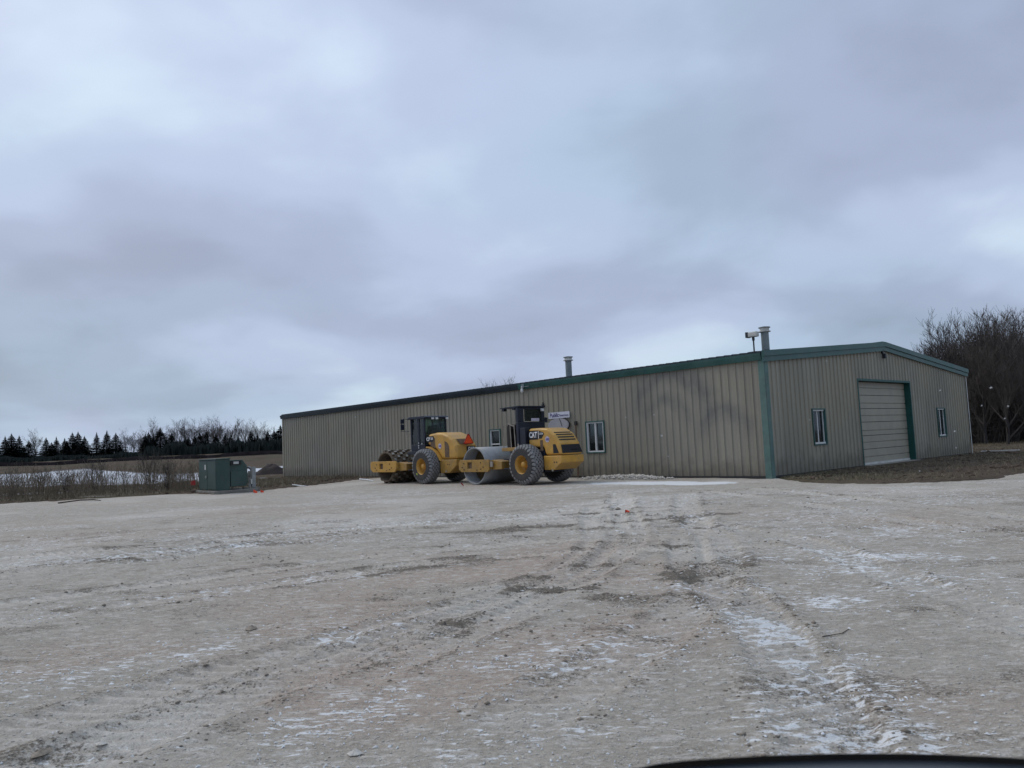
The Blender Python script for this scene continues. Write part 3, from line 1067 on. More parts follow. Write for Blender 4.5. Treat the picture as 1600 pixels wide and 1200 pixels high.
# two flues standing up through the roof
for fx, fy, ztop, rr in ((-10.68, 1.2, 5.62, .15), (-.32, .8, 5.50, .14)):
    zb = H_ + slope * fy
    f = MB().lathe([(0, rr), (ztop - zb - .24, rr)], 20, (fx, fy, zb), 'z').build('flue', M_FLUE, shed, True)
    MB().lathe([(0, rr * 1.9), (.03, rr * 1.9), (.12, rr * 1.08), (.13, rr)], 20, (fx, fy, zb), 'z').build('flashing', M_ROOF, f, True)
    mb = MB().lathe([(0, rr), (0, rr * 1.55), (.03, rr * 1.55), (.03, rr * 1.2), (.15, rr * 1.2), (.15, rr)], 20, (fx, fy, ztop - .24), 'z')
    mb.build('flue_collar', M_PALE, f)
    MB().lathe([(0, .001), (0, rr * 1.55), (.025, rr * 1.5), (.06, .001)], 20, (fx, fy, ztop - .085), 'z').build('flue_cap', M_FLUE, f)
# brown drain pipe on the wall beside the window
mb = MB().tube([(-9.2, -.085, .02), (-9.2, -.085, 2.32)], .032, 8)
dp = mb.build('drain_pipe', M_RUST, shed)
MB().box(-9.26, -9.14, -.13, -.036, 2.30, 2.47).build('pipe_head', M_DARK, dp)


def shed_pt(x, y, z):
    p = A - D * x + E * y
    return (p[0], p[1], z)


# things fixed to the shed
o = empty('security_camera', shed_pt(-.56, .40, H_ + slope * .4 + .08), SHED_RZ)
tag(o, 'white box camera on a short dark post at the roof corner', 'camera')
mb = MB().box(-.16, .16, -.13, .13, -.01, .03).tube([(0, 0, .02), (0, 0, .50)], .028, 10).tube([(0, 0, .44), (0, 0, .56)], .05, 10)
mb.build('post', M_BLACK, o)
MB().box(-.17, .19, -.10, .10, .57, .76).build('housing', M_PALE, o, bevel=.03)
MB().box(-.26, -.171, -.105, .105, .565, .765).build('hood', M_BLACK, o)
o = empty('wall_lamp', shed_pt(-12.42, 0, 0), SHED_RZ)
tag(o, 'small white bulb lamp hanging under the dark eave above the rollers', 'lamp')
MB().box(-.09, .09, -.20, -.166, 4.20, 4.42).box(.095, .42, -.19, -.17, 4.26, 4.29).build('bracket', M_FLUE, o)
MB().lathe([(0, .001), (.02, .05), (.09, .075), (.17, .06), (.22, .03), (.25, .03)], 12, (0, -.24, 3.98), 'z').build('bulb', M_WHITE, o, True)
MB().lathe([(0, .04), (.08, .045), (.10, .02)], 10, (0, -.24, 4.20), 'z').build('socket', M_PALE, o)
o = empty('gable_lamp', shed_pt(0, W_ / 2 - .2, 0), SHED_RZ)
tag(o, 'small dark lamp under the gable peak above the overhead door', 'lamp')
MB().box(.036, .12, -.06, .06, 4.84, 5.00).build('bracket', M_BLACK, o)
MB().box(.06, .22, -.07, .07, 4.62, 4.835).build('lamp_head', M_BLACK, o, bevel=.02)
for lx, lz, lab in ((-11.23, 3.29, 'small dark junction box on the tan wall right of the roll bar'), (-11.75, 4.26, 'small dark bracket high on the wall just below the eave')):
    o = MB().box(-.05, .05, -.10, -.036, -.07, .07).box(-.02, .02, -.09, -.04, .0705, .16).build('junction_box', M_BLACK)
    o.location = shed_pt(lx, 0, lz)
    o.rotation_euler.z = SHED_RZ
    tag(o, lab, 'junction box')
M_SIGNW = simple('white_sign', (0.56, 0.56, 0.62), 0.5, scale=5, lo=0.85, hi=1.1)
M_SIGNT = simple('purple_ink', (0.07, 0.06, 0.16), 0.6)
M_OVAL = simple('grey_oval', (0.33, 0.32, 0.34), 0.6, scale=3, lo=0.85, hi=1.1, dust=0.3)
o = empty('wall_sign', shed_pt(-10.21, 0, 2.80), SHED_RZ)
tag(o, 'white strip sign with dark lettering above the grey oval plate', 'sign')
MB().box(-.66, .66, -.10, -.06, -.14, .14).build('board', M_SIGNW, o)
MB().box(-.60, -.5, -.06, -.035, -.1, .1).box(.5, .6, -.06, -.035, -.1, .1).build('batten', M_DARK, o)
TXW = Matrix(((1, 0, 0, 0), (0, 0, -1, 0), (0, 1, 0, 0), (0, 0, 0, 1)))
text_mesh('Public', .25, Matrix.Translation((-.29, -.102, 0)) @ TXW, M_SIGNT, 'lettering', o, .02, .15)
text_mesh('Restroom', .14, Matrix.Translation((.33, -.102, -.02)) @ TXW, M_SIGNT, 'lettering', o, .01)
o = empty('oval_plate', shed_pt(-10.23, 0, 2.35), SHED_RZ)
tag(o, 'pale grey oval plate on the wall below the white strip sign', 'plate')
ov = [(math.cos(a) * .65, math.sin(a) * .305) for a in np.linspace(0, 2 * np.pi, 40, endpoint=False)]
MB().prism(ov, -.15, -.11, 'y').build('face', M_OVAL, o)
MB().prism([(a * 1.015, b * 1.03) for a, b in ov], -.109, -.05, 'y').build('rim', M_DARK, o)
MB().tube([(.10, -.153, .29), (.20, -.158, .08), (.24, -.153, -.06)], .013, 5).build('strut', M_DARK, o)

# ------------------------------------------------------------------ the two soil compactors
M_YEL = simple('yellow_machine_paint', (0.52, 0.285, 0.055), 0.40, scale=2.5, lo=0.85, hi=1.12, dust=0.6, dustcol=(0.27, 0.19, 0.11))
M_YELD = simple('dirty_yellow_paint', (0.36, 0.205, 0.045), 0.55, scale=4, lo=0.7, hi=1.15, dust=0.6, dustcol=(0.20, 0.15, 0.10))
M_TYRE = simple('tyre_rubber', (0.040, 0.038, 0.038), 0.85, scale=5, lo=0.8, hi=1.3, dust=0.55, dustcol=(0.095, 0.082, 0.072))
M_LUG = simple('dusty_tread', (0.185, 0.182, 0.182), 0.9, scale=9, lo=0.6, hi=1.5)
M_HUB = simple('shaded_dirty_hub', (0.11, 0.070, 0.028), 0.8, scale=5, lo=0.5, hi=1.3, dust=0.7, dustcol=(0.08, 0.065, 0.05))  # dirty yellow, with the shade of the drum's recess put into the colour
M_STEEL = simple('worn_drum_steel', (0.30, 0.31, 0.32), 0.5, 0.25, scale=3, lo=0.75, hi=1.1, dust=0.4, dustcol=(0.22, 0.19, 0.16))
M_PADSTEEL = simple('muddy_drum_steel', (0.115, 0.088, 0.062), 0.75, 0.2, scale=6, lo=0.6, hi=1.5)
M_PADTIP = simple('polished_pad_steel', (0.30, 0.28, 0.25), 0.5, 0.4, scale=10, lo=0.6, hi=1.3)
M_CABK = simple('black_cab_steel', (0.012, 0.015, 0.026), 0.42, scale=3, lo=0.8, hi=1.5)
M_SEAT = simple('black_vinyl', (0.016, 0.013, 0.013), 0.6)
M_RAIL = simple('worn_grey_rail', (0.30, 0.26, 0.22), 0.6)
M_DECW = simple('white_decal', (0.75, 0.75, 0.75), 0.5)
M_DECK = simple('black_decal', (0.012, 0.012, 0.014), 0.5)
M_DECP = simple('purple_decal', (0.16, 0.12, 0.33), 0.5)
M_DECL = simple('lilac_decal', (0.50, 0.46, 0.56), 0.5)
M_ORANGE = simple('slow_orange', (0.85, 0.085, 0.020), 0.4)
M_ORANGE.node_tree.nodes['Principled BSDF'].inputs['Roughness'].default_value = 0.4
M_RED = simple('dark_red', (0.30, 0.02, 0.015), 0.5)
M_LENS = simple('lamp_lens', (0.65, 0.66, 0.66), 0.2)
M_GRILL = simple('black_mesh', (0.010, 0.011, 0.014), 0.5)
M_LIME = simple('lime_tag', (0.62, 0.75, 0.06), 0.5)
SIDE = Matrix(((-1, 0, 0, 0), (0, 0, 1, 0), (0, 1, 0, 0), (0, 0, 0, 1)))     # lettering on the left flank
REAR = Matrix(((0, 0, -1, 0), (-1, 0, 0, 0), (0, 1, 0, 0), (0, 0, 0, 1)))    # lettering on the tail
WR, WW, WY = .785, .56, .86          # tyre radius, width, centre


def tyre_meshes():
    p = [(-.28, .36), (-.275, .44), (-.285, .54), (-.272, .64), (-.235, .71), (-.16, .742), (0, .748), (.16, .742), (.235, .71), (.272, .64), (.285, .54), (.275, .44), (.28, .36)]
    tyre = MB().lathe(p, 56).mesh('tyre', True)
    mb = MB()                                            # rows of diamond blocks, staggered
    n = 28
    rows = ((-.235, .070, 0, 0), (-.158, .064, 0, 0), (-.079, .064, 0, 0), (0.0, .064, 0, 0), (.079, .064, 0, 0), (.158, .064, 0, 0), (.235, .070, 0, 0))
    for ri, (yc, hw, r0, tilt) in enumerate(rows):
        for k in range(n):
            a0 = 2 * math.pi * (k + (.5 if ri % 2 else 0)) / n
            ha = math.pi / n * .90
            outl = [(-ha, 0), (-ha * .45, hw * .72), (ha * .45, hw * .72), (ha, 0), (ha * .45, -hw * .72), (-ha * .45, -hw * .72)]
            vs = []
            for lvl, sc in ((0.0, 1.0), (1.0, .86)):
                for da, dy in outl:
                    y = yc + dy * sc
                    base = np.interp(abs(y), [0, .16, .235, .272, .30], [.748, .742, .71, .64, .60])
                    r = base - .006 if lvl == 0 else base + .036
                    a = a0 + da * sc
                    vs.append((r * math.cos(a), y, r * math.sin(a)))
            fs = [(6, 7, 8, 9, 10, 11)] + [(i, (i + 1) % 6, 6 + (i + 1) % 6, 6 + i) for i in range(6)]
            mb.add(vs, fs)
    tread = mb.mesh('tread', fix=True)
    q = [(.20, .001), (.20, .10), (.15, .115), (.04, .15), (-.09, .19), (-.11, .27), (.08, .325), (.245, .345), (.26, .375), (.275, .385), (.28, .362), (.25, .352), (-.25, .352), (-.28, .38)]
    rim = MB().lathe(q, 40).mesh('rim', True, fix=True)
    mb = MB()
    for k in range(10):
        a = 2 * math.pi * k / 10
        c, s_ = .165 * math.cos(a), .165 * math.sin(a)
        mb.tube([(c * 1.4, -.11, s_ * 1.4), (c * 1.4, -.06, s_ * 1.4)], .018, 6)
    return tyre, tread, rim, mb.mesh('bolts')


TYRE = tyre_meshes()


def add_wheel(root, side):
    w = empty('wheel', (0, side * WY, WR), 0 if side > 0 else math.pi, root)
    for nm, me, m in zip(('tyre', 'tread', 'rim', 'wheel_bolts'), TYRE, (M_TYRE, M_LUG, M_YEL, M_YELD)):
        link(nm, me, m, w)
    w.rotation_euler.y = 0.23 * side
    return w


def plate_with_hole(x0, x1, z0, z1, cut, y0, y1, hole):
    h0, h1, g0, g1 = hole
    c = cut
    mb = MB()
    mb.prism([(x0 + c, z0), (h0, z0), (h0, z1), (x0 + c * .4, z1), (x0, z1 - c * .5), (x0, z0 + c)], y0, y1)
    mb.prism([(h1, z0), (x1 - c * 1.2, z0), (x1, z0 + c), (x1, z1 - c * .6), (x1 - c * .6, z1), (h1, z1)], y0, y1)
    mb.box(h0, h1, y0, y1, z0, g0)
    mb.box(h0, h1, y0, y1, g1, z1)
    return mb


def compactor(kind, loc, rz):
    pad = kind == 'pad'
    root = empty('soil_compactor', loc, rz)
    AX = 2.95
    # drum: hollow shell with a sunk hub plate
    r0 = .70 if pad else .765
    hw = 1.065
    prof = [(-hw, r0 - .045), (-hw, r0), (hw, r0), (hw, r0 - .045)]
    drum = MB().lathe(prof, 64, (AX, 0, .765 if not pad else .79), closed=True).build('drum', M_PADSTEEL if pad else M_STEEL, root, True, fix=True)
    drum.data.polygons.foreach_set('use_smooth', [abs(pl.normal.y) < .5 for pl in drum.data.polygons])
    AZ = .765 if not pad else .79
    mb = MB()
    for sy in (-1, 1):
        mb.lathe([(sy * .45, .20), (sy * .45, r0 - .046)], 40, (AX, 0, AZ))
        mb.lathe([(sy * 1.10, .001), (sy * 1.10, .19), (sy * .45, .21)], 20, (AX, 0, AZ))
    mb.build('drum_hub', M_HUB, drum, fix=True)
    if pad:
        body, tips = MB(), MB()
        for ri in range(9):
            yc = -.94 + ri * .235
            for k in range(14):
                a0 = 2 * math.pi * (k + (.5 if ri % 2 else 0)) / 14
                vs = []
                for rr, ha, hy in ((r0 - .01, .115, .085), (r0 + .10, .075, .060)):
                    for da, dy in ((-ha, -hy), (ha, -hy), (ha, hy), (-ha, hy)):
                        vs.append((AX + rr * math.cos(a0 + da), yc + dy, AZ + rr * math.sin(a0 + da)))
                body.add(vs, [(0, 1, 5, 4), (1, 2, 6, 5), (2, 3, 7, 6), (3, 0, 4, 7)])
                tips.add(vs[4:], [(0, 1, 2, 3)])
        body.build('drum_pads', M_PADSTEEL, drum, fix=True)['kind'] = 'stuff'
        tips.build('pad_faces', M_PADTIP, drum, fix=True)['kind'] = 'stuff'
    # front frame round the drum
    z0, z1 = (.55, 1.06) if pad else (.52, 1.02)
    x0, x1 = AX - 1.12, AX + (1.05 if pad else .82)
    for sy in (1, -1):
        ya, yb = (1.13, 1.22) if sy > 0 else (-1.22, -1.13)
        pl = plate_with_hole(x0, x1, z0, z1, .16 if pad else .10, ya, yb, (AX - .02, AX + .28, z0 + .14, z0 + .40)).build('side_plate', M_YEL if pad else M_YELD, root, bevel=.012)
        MB().box(AX - .03, AX + .29, min(ya, yb) + .01 - (.06 if sy > 0 else -.06), max(ya, yb) - .01 - (.06 if sy > 0 else -.06), z0 + .13, z0 + .41).build('bearing_block', M_RUST, pl)
        mb = MB()
        for bx, bz in ((-.6, .12), (-.6, .38), (-.35, .08), (.5, .10), (.5, .36), (.62, .2), (-.75, .2)):
            yo = yb if sy > 0 else ya
            mb.tube([(AX + bx, yo - .01 * sy, z0 + bz), (AX + bx, yo + .022 * sy, z0 + bz)], .024, 6)
        mb.build('plate_bolts', M_DARK, pl)
        if not pad and sy > 0:
            MB().box(x0 - .16, x0 - .01, 1.12, 1.18, z0 + .20, z0 + .42).build('reflector', M_RAIL, pl)
    MB().box(AX - 1.13, AX - .90, -1.129, 1.129, .62, .98).build('rear_beam', M_YELD, root, bevel=.015)
    MB().box(AX + .82, AX + (1.04 if pad else .815) + (.0 if pad else .16), -1.129, 1.129, .60, .92).build('front_beam', M_YELD, root, bevel=.015)
    MB().prism([(AX - 1.13, .60), (AX - 1.13, 1.0), (1.25, .92), (1.25, .62)], .55, 1.05).build('yoke_arm', M_YELD, root, bevel=.012)
    MB().prism([(AX - 1.13, .60), (AX - 1.13, 1.0), (1.25, .92), (1.25, .62)], -1.05, -.55).build('yoke_arm', M_YELD, root, bevel=.012)
    MB().box(1.05, 1.55, -.25, .25, .45, 1.10).tube([(1.4, 0, .40), (1.4, 0, 1.16)], .14, 14).build('hitch', M_CABK, root)
    MB().box(AX - .86, AX - .80, -1.0, 1.0, .80, .93).build('scraper', M_DARK, root)
    # rear frame under cab and hood
    MB().prism([(1.25, .55), (1.3, 1.3), (-.7, 1.3), (-.7, .45), (.4, .45)], -.52, .52).build('chassis', M_CABK, root, bevel=.02)
    MB().tube([(0, -.62, WR), (0, .62, WR)], .17, 14).build('axle', M_CABK, root)
    for sy in (1, -1):
        add_wheel(root, sy)
    HW = .60 if pad else .57
    if pad:
        prof = [(.18, 1.72), (.17, 2.16), (.05, 2.22), (-.45, 2.27), (-.9, 2.25), (-1.3, 2.13), (-1.62, 1.95), (-1.86, 1.66), (-1.93, 1.06), (-.86, 1.06),
                (-.72, 1.22), (-.52, 1.45), (-.25, 1.62), (.0, 1.70)]
    else:
        prof = [(.13, 1.42), (.12, 2.13), (.02, 2.17), (-.5, 2.17), (-.93, 2.13), (-1.30, 1.90), (-1.55, 1.56), (-1.70, 1.11), (-.80, 1.11), (-.70, 1.42)]
    hood = MB().prism(prof, -HW, HW).build('engine_hood', M_YEL, root, bevel=.13 if pad else .085, seg=4, fix=True)
    yo = HW + .004
    if pad:
        MB().prism([(-.06, 1.68), (-.40, 1.56), (-.40, 2.02), (-.06, 2.02)][::1], HW - .01, yo).build('side_vent', M_RUST, hood)
        MB().prism([(-1.08, 1.15), (-1.40, 1.15), (-1.40, 1.62), (-1.30, 1.78), (-1.08, 1.88)], HW - .01, yo).build('side_vent', M_RUST, hood)
        MB().prism([(.22, 1.86), (-.22, 1.86), (-.36, 1.98), (-.30, 2.12), (.22, 2.12)], HW - .02, yo + .002).build('badge', M_DECK, hood)
        text_mesh('CP', .22, Matrix.Translation((.10, yo + .004, 1.985)) @ SIDE, M_DECW, 'lettering', hood, .025)
        text_mesh('56', .17, Matrix.Translation((-.17, yo + .004, 2.01)) @ SIDE, M_DECW, 'lettering', hood, .02)
        sy_, sz_ = -.74, 1.66
        # tail: dark intake, lettering, slow-vehicle triangle
        MB().add([(-1.66, -.40, 1.925), (-1.66, .40, 1.925), (-1.845, .36, 1.705), (-1.845, -.36, 1.705)], [(0, 1, 2, 3)]).build('rear_intake', M_RUST, hood, fix=True).location = (-.012, 0, .010)
        MB().prism([(-.42, 1.34), (.02, 1.34), (.02, 1.60), (-.42, 1.60)], -1.935, -1.885, 'x').build('badge', M_DECK, hood)
        text_mesh('CAT', .215, Matrix.Translation((-1.938, -.20, 1.475)) @ REAR, M_DECW, 'lettering', hood, .03, sx=.8)
        tri = [(-.25, 0), (.25, 0), (.28, .05), (.04, .44), (-.04, .44), (-.28, .05)]
        o = MB().prism([(a - .02, b + 1.70) for a, b in tri], -2.0, -1.985, 'x').build('slow_vehicle_triangle', M_RED, root)
        o['label'] = 'orange slow-vehicle triangle'
        MB().prism([(a * .80 - .02, b * .80 + 1.725) for a, b in tri], -2.006, -2.0005, 'x').build('triangle_face', M_ORANGE, o)
        MB().box(-1.984, -1.86, -.04, .0, 1.72, 1.76).build('triangle_bracket', M_DARK, o)
        # fender lip following the wheel arch
        MB().prism([(.19, 1.66), (-.02, 1.645), (-.27, 1.565), (-.55, 1.40), (-.76, 1.18), (-.88, 1.0), (-.80, 1.0), (-.70, 1.14), (-.5, 1.345), (-.24, 1.50), (-.02, 1.575), (.19, 1.59)], HW - .3, HW + .10).build('fender', M_YEL, root, bevel=.015, fix=True)
        cw = [(-.74, 1.05), (-1.95, 1.05), (-1.92, .78), (-1.40, .46), (-.78, .46)]
    else:
        MB().prism([(.11, 1.73), (-.425, 1.73), (-.425, 2.075), (.11, 2.075)], HW - .02, yo + .003).build('badge', M_DECK, hood)
        text_mesh('CAT', .30, Matrix.Translation((-.157, yo + .006, 1.905)) @ SIDE, M_DECW, 'lettering', hood, .03, sx=.74)
        MB().prism([(-.125, 1.805), (-.185, 1.805), (-.155, 1.86)], yo + .004, yo + .012).build('logo_triangle', M_YEL, hood)
        MB().prism([(-.435, 1.76), (-.46, 1.76), (-.46, 2.06), (-.435, 2.06)], HW - .02, yo + .002).build('badge_bar', M_DECW, hood)
        MB().prism([(-.475, 1.76), (-.62, 1.76), (-.76, 1.93), (-.72, 2.0), (-.475, 2.06)], HW - .02, yo + .002).build('badge', M_DECK, hood)
        text_mesh('CS56', .10, Matrix.Translation((-.60, yo + .004, 1.945)) @ SIDE, M_DECW, 'lettering', hood, .02)
        sy_, sz_ = -.93, 1.72
        MB().prism([(-.53, 1.30), (-.68, 1.30), (-.68, 1.70), (-.53, 1.70)], HW - .01, yo).build('side_vent', M_RUST, hood)
        MB().prism([(-1.22, 1.18), (-1.52, 1.18), (-1.36, 1.52), (-1.22, 1.52)], HW - .01, yo).build('side_vent', M_GRILL, hood)
        # louvres across the sloping tail and the dark mesh window below
        for k in range(4):
            xa, za = ((-1.20, 1.962), (-1.314, 1.880), (-1.388, 1.780), (-1.461, 1.681))[k]
            lv = MB().box(-.024, .024, -.42, .46, -.012, .012).build('louvre', M_GRILL, hood)
            lv.location = (xa - .004, 0, za + .004)
            lv.rotation_euler.y = -.556 if k < 1 else -.90
        q = [(-1.572, 1.49), (-1.678, 1.17)]
        MB().add([(q[0][0], -.50, q[0][1]), (q[0][0], .50, q[0][1]), (q[1][0], .55, q[1][1]), (q[1][0], -.55, q[1][1])], [(0, 1, 2, 3)]).build('rear_grille', M_GRILL, hood, fix=True).location = (-.008, 0, .006)
        mb = MB()
        for k in range(3):
            mb.box(-.006, .006, -.42, -.05, -.012, .012)
        o = mb.build('grille_slats', M_CABK, hood)
        o.location = (-1.65, .1, 1.30)
        cw = [(-.72, 1.09), (-1.68, 1.09), (-1.68, .82), (-1.54, .74), (-1.28, .55), (-.74, .55)]
    o = MB().prism(cw, -HW - .05, HW + .05).build('counterweight', M_YEL if not pad else M_YELD, root, bevel=.03, fix=True)
    mb = MB()
    for bx, bz in ((-1.30, .84), (-1.42, .84)):
        mb.tube([(bx, HW + .03, bz), (bx, HW + .055, bz)], .03, 8)
    mb.build('bolt_holes', M_DARK, o)
    MB().box(-1.24 if pad else -1.22, -1.16, HW + .03, HW + .07, .50, .58).build('tow_eye', M_RAIL, o)
    # round owner's sticker
    st = MB().lathe([(0, .001), (0, .115)], 20, (sy_, yo + .002, sz_)).build('sticker', M_DECL, hood, fix=True)
    MB().box(sy_ - .09, sy_ - .03, yo + .003, yo + .006, sz_ - .05, sz_ + .05).box(sy_ + .0, sy_ + .03, yo + .003, yo + .006, sz_ - .05, sz_ + .05).box(sy_ - .025, sy_ - .005, yo + .003, yo + .006, sz_ - .03, sz_ + .03).box(sy_ + .045, sy_ + .085, yo + .003, yo + .006, sz_ - .045, sz_ + .03).build('sticker_print', M_DECP, st)
    # operator platform
    MB().box(.14, 1.50, -.78, .78, 1.32, 1.46).build('platform', M_YELD if not pad else M_CABK, root, bevel=.015)
    for k in range(2):
        MB().box(.75, 1.15, .80, 1.02, .62 + .36 * k, .66 + .36 * k).build('step', M_CABK, root)
    if not pad:
        # roll bar: thick rear wall with a window, thin roof to the front
        X0, X1 = .50, .64
        mb = MB().box(X0, X1, -.74, .74, 1.462, 2.46).box(X0, X1, .44, .74, 2.461, 3.04).box(X0, X1, -.74, -.60, 2.461, 3.04).box(X0, X1, -.599, .439, 2.96, 3.04)
        rb = mb.build('roll_bar', M_CABK, root, bevel=.02)
        MB().box(X0 + .05, X0 + .06, -.60, .44, 2.46, 2.96).build('rear_pane', M_CABGLASS, rb)
        MB().box(X0 - .012, X0 - .002, .40, .435, 2.46, 2.96).box(X0 - .012, X0 - .002, -.4, .399, 2.455, 2.485).build('pane_trim', M_RAIL, rb)
        MB().box(X0 - .014, X0 - .003, -.42, .02, 2.487, 2.60).build('sheet_label', M_DECL, rb)
        MB().prism([(.46, 3.045), (1.55, 3.03), (1.55, 3.07), (.46, 3.10)], -.76, .76).build('canopy_roof', M_CABK, root, fix=True)
        MB().box(1.36, 1.48, .55, .70, 2.93, 3.028).build('work_lamp', M_CABK, root)
        MB().box(.70, .85, .58, .72, 2.95, 3.04).build('work_lamp', M_CABK, root)
        MB().box(.43, .498, -.66, -.52, 2.88, 2.99).build('rear_lamp', M_LENS, root)
        MB().tube([(.56, -.74, 2.60), (.56, -.86, 2.62), (.56, -.86, 2.52)], .02, 6).box(.52, .60, -.93, -.82, 2.42, 2.62).build('mirror', M_CABK, root)
        s = MB().prism([(.70, 1.47), (1.15, 1.47), (1.15, 1.86), (.90, 1.90), (.82, 2.40), (.70, 2.40)], -.30, .30).build('seat', M_SEAT, root, bevel=.03)
        MB().prism([(1.18, 1.465), (1.46, 1.465), (1.44, 2.30), (1.36, 2.40), (1.22, 2.22)], -.55, .52).build('console', M_SEAT, root, bevel=.02)
        st = MB().tube([(1.28, 0, 2.2), (1.12, 0, 2.40)], .025, 6).build('steering_column', M_SEAT, root)
        MB().tube([(1.12 + .09 * math.sin(a), .2 * math.cos(a), 2.40 + .15 * math.sin(a)) for a in np.linspace(0, 2 * np.pi, 17)], .016, 5).build('steering_wheel', M_SEAT, st)
        for rx in (.74, .98):
            MB().tube([(rx - .03, .74, 1.45), (rx, .74, 2.12), (rx, .74, 2.36)], .020, 6).build('handrail', M_RAIL, root)
        MB().tube([(.74, .74, 2.30), (.98, .74, 2.36), (1.10, .74, 2.42), (1.4, .74, 2.34), (1.42, .74, 1.46)], .020, 6).build('handrail', M_RAIL, root)
        MB().box(.16, .49, .45, .70, 1.465, 2.22).build('side_box', M_CABK, root, bevel=.015)
        MB().box(.50, .56, .748, .765, 1.50, 1.60).build('catch', M_RAIL, root)
    else:
        # glazed cab
        X0, X1, Y, Z0, Z1 = .32, 1.40, .64, 1.465, 2.94
        cab = MB().box(X0, X1, -Y, Y, 1.462, 1.78).build('cab', M_CABK, root, bevel=.02)
        for (px_, py_, w) in ((X0, Y, .10), (X0, -Y, .10), (X1, Y, .08), (X1, -Y, .08), (.78, Y, .13), (.78, -Y, .13)):
            sx, s_y = (1 if px_ == X0 else -1 if px_ == X1 else 0), (-1 if py_ > 0 else 1)
            xa, xb = (px_, px_ + sx * w) if sx else (px_ - w / 2, px_ + w / 2)
            MB().box(min(xa, xb), max(xa, xb), min(py_, py_ + s_y * .07), max(py_, py_ + s_y * .07), 1.781, Z1).build('cab_post', M_CABK, cab)
        for sy in (1, -1):
            for xa, xb in ((X0 + .10, .715), (.845, X1 - .08)):
                MB().box(xa, xb, sy * (Y - .03) - .004, sy * (Y - .03) + .004, 1.782, Z1).build('side_pane', M_CABGLASS, cab)
        MB().box(X1 - .03, X1 - .022, -Y + .07, Y - .07, 1.782, Z1).build('front_pane', M_CABGLASS, cab)
        MB().box(X0 + .022, X0 + .03, -Y + .07, Y - .07, 1.782, Z1).build('rear_pane', M_CABGLASS, cab)
        MB().prism([(.22, 2.945), (1.56, 2.945), (1.58, 3.0), (1.40, 3.07), (.30, 3.07), (.21, 3.02)], -Y - .05, Y + .05).build('cab_roof', M_CABK, cab, bevel=.015, fix=True)
        for lx, ly in ((.20, .25), (.20, .02), (.20, -.58)):
            MB().box(lx - .05, lx + .008, ly - .06, ly + .06, 2.90, 2.99).build('work_lamp', M_LENS, cab)
        MB().prism([(.45, 1.79), (1.0, 1.79), (1.0, 2.0), (.68, 2.05), (.58, 2.62), (.44, 2.62)], -.28, .28).build('seat', M_SEAT, cab, bevel=.03)
        MB().box(1.1, 1.25, -.3, .3, 1.79, 2.2).tube([(1.1, 0, 2.2), (1.0, 0, 2.35)], .02, 6).build('console', M_SEAT, cab)
        mir = MB().tube([(1.42, .70, 2.96), (1.66, .84, 3.0), (1.72, .90, 2.95), (1.74, .92, 2.42), (1.42, .70, 2.40)], .015, 6).build('mirror', M_CABK, root)
        MB().box(1.66, 1.70, .80, .99, 2.78, 2.98).box(1.66, 1.70, .80, .99, 2.48, 2.74).build('mirror_glass', M_CABK, mir)
        MB().tube([(1.44, .66, 2.48), (1.52, .80, 2.46), (1.52, .80, 2.25), (1.44, .66, 2.23)], .018, 6).build('grab_rail', M_RAIL, root)
        mb = MB()
        for bz in (1.62, 1.72, 1.84):
            mb.box(.76, .80, Y + .001, Y + .03, bz - .025, bz + .025)
        mb.box(.50, .56, Y + .001, Y + .03, 1.78, 1.82)
        mb.build('door_latch', M_LENS, cab)
        MB().box(.30, .40, .86, 1.14, 2.58 - 2.34 + .13, .48).build('hose_tag', M_LIME, root)
    return root


WALL_RZ = math.atan2(D[1], D[0])
c_ = np.array([0.217, 29.773]) + E * 1.13
roller = compactor('smooth', (c_[0], c_[1], -0.01), WALL_RZ)
tag(roller, 'yellow smooth drum roller with open black roll bar, the nearer of two', 'road roller', 'rollers parked along the shed')
LH = WALL_RZ + R(1)
le = np.array([math.cos(LH - math.pi / 2), math.sin(LH - math.pi / 2)])
c_ = np.array([-4.222, 34.435]) + le * 1.13
roller2 = compactor('pad', (c_[0], c_[1], -0.01), LH)
tag(roller2, 'yellow padfoot drum roller with glazed black cab and orange rear triangle', 'road roller', 'rollers parked along the shed')

# ------------------------------------------------------------------ trees
M_BARK = simple('grey_bark', (0.042, 0.037, 0.034), 0.95, scale=5, lo=0.6, hi=1.5)
M_TWIG = simple('brown_twigs', (0.064, 0.053, 0.046), 0.95, scale=1.0, lo=0.7, hi=1.3)
M_TWIGP = simple('pale_twigs', (0.078, 0.066, 0.058), 0.95, scale=1.0, lo=0.7, hi=1.3)
M_NEEDLE = simple('spruce_needles', (0.014, 0.021, 0.018), 0.9, scale=1.3, lo=0.6, hi=1.6)


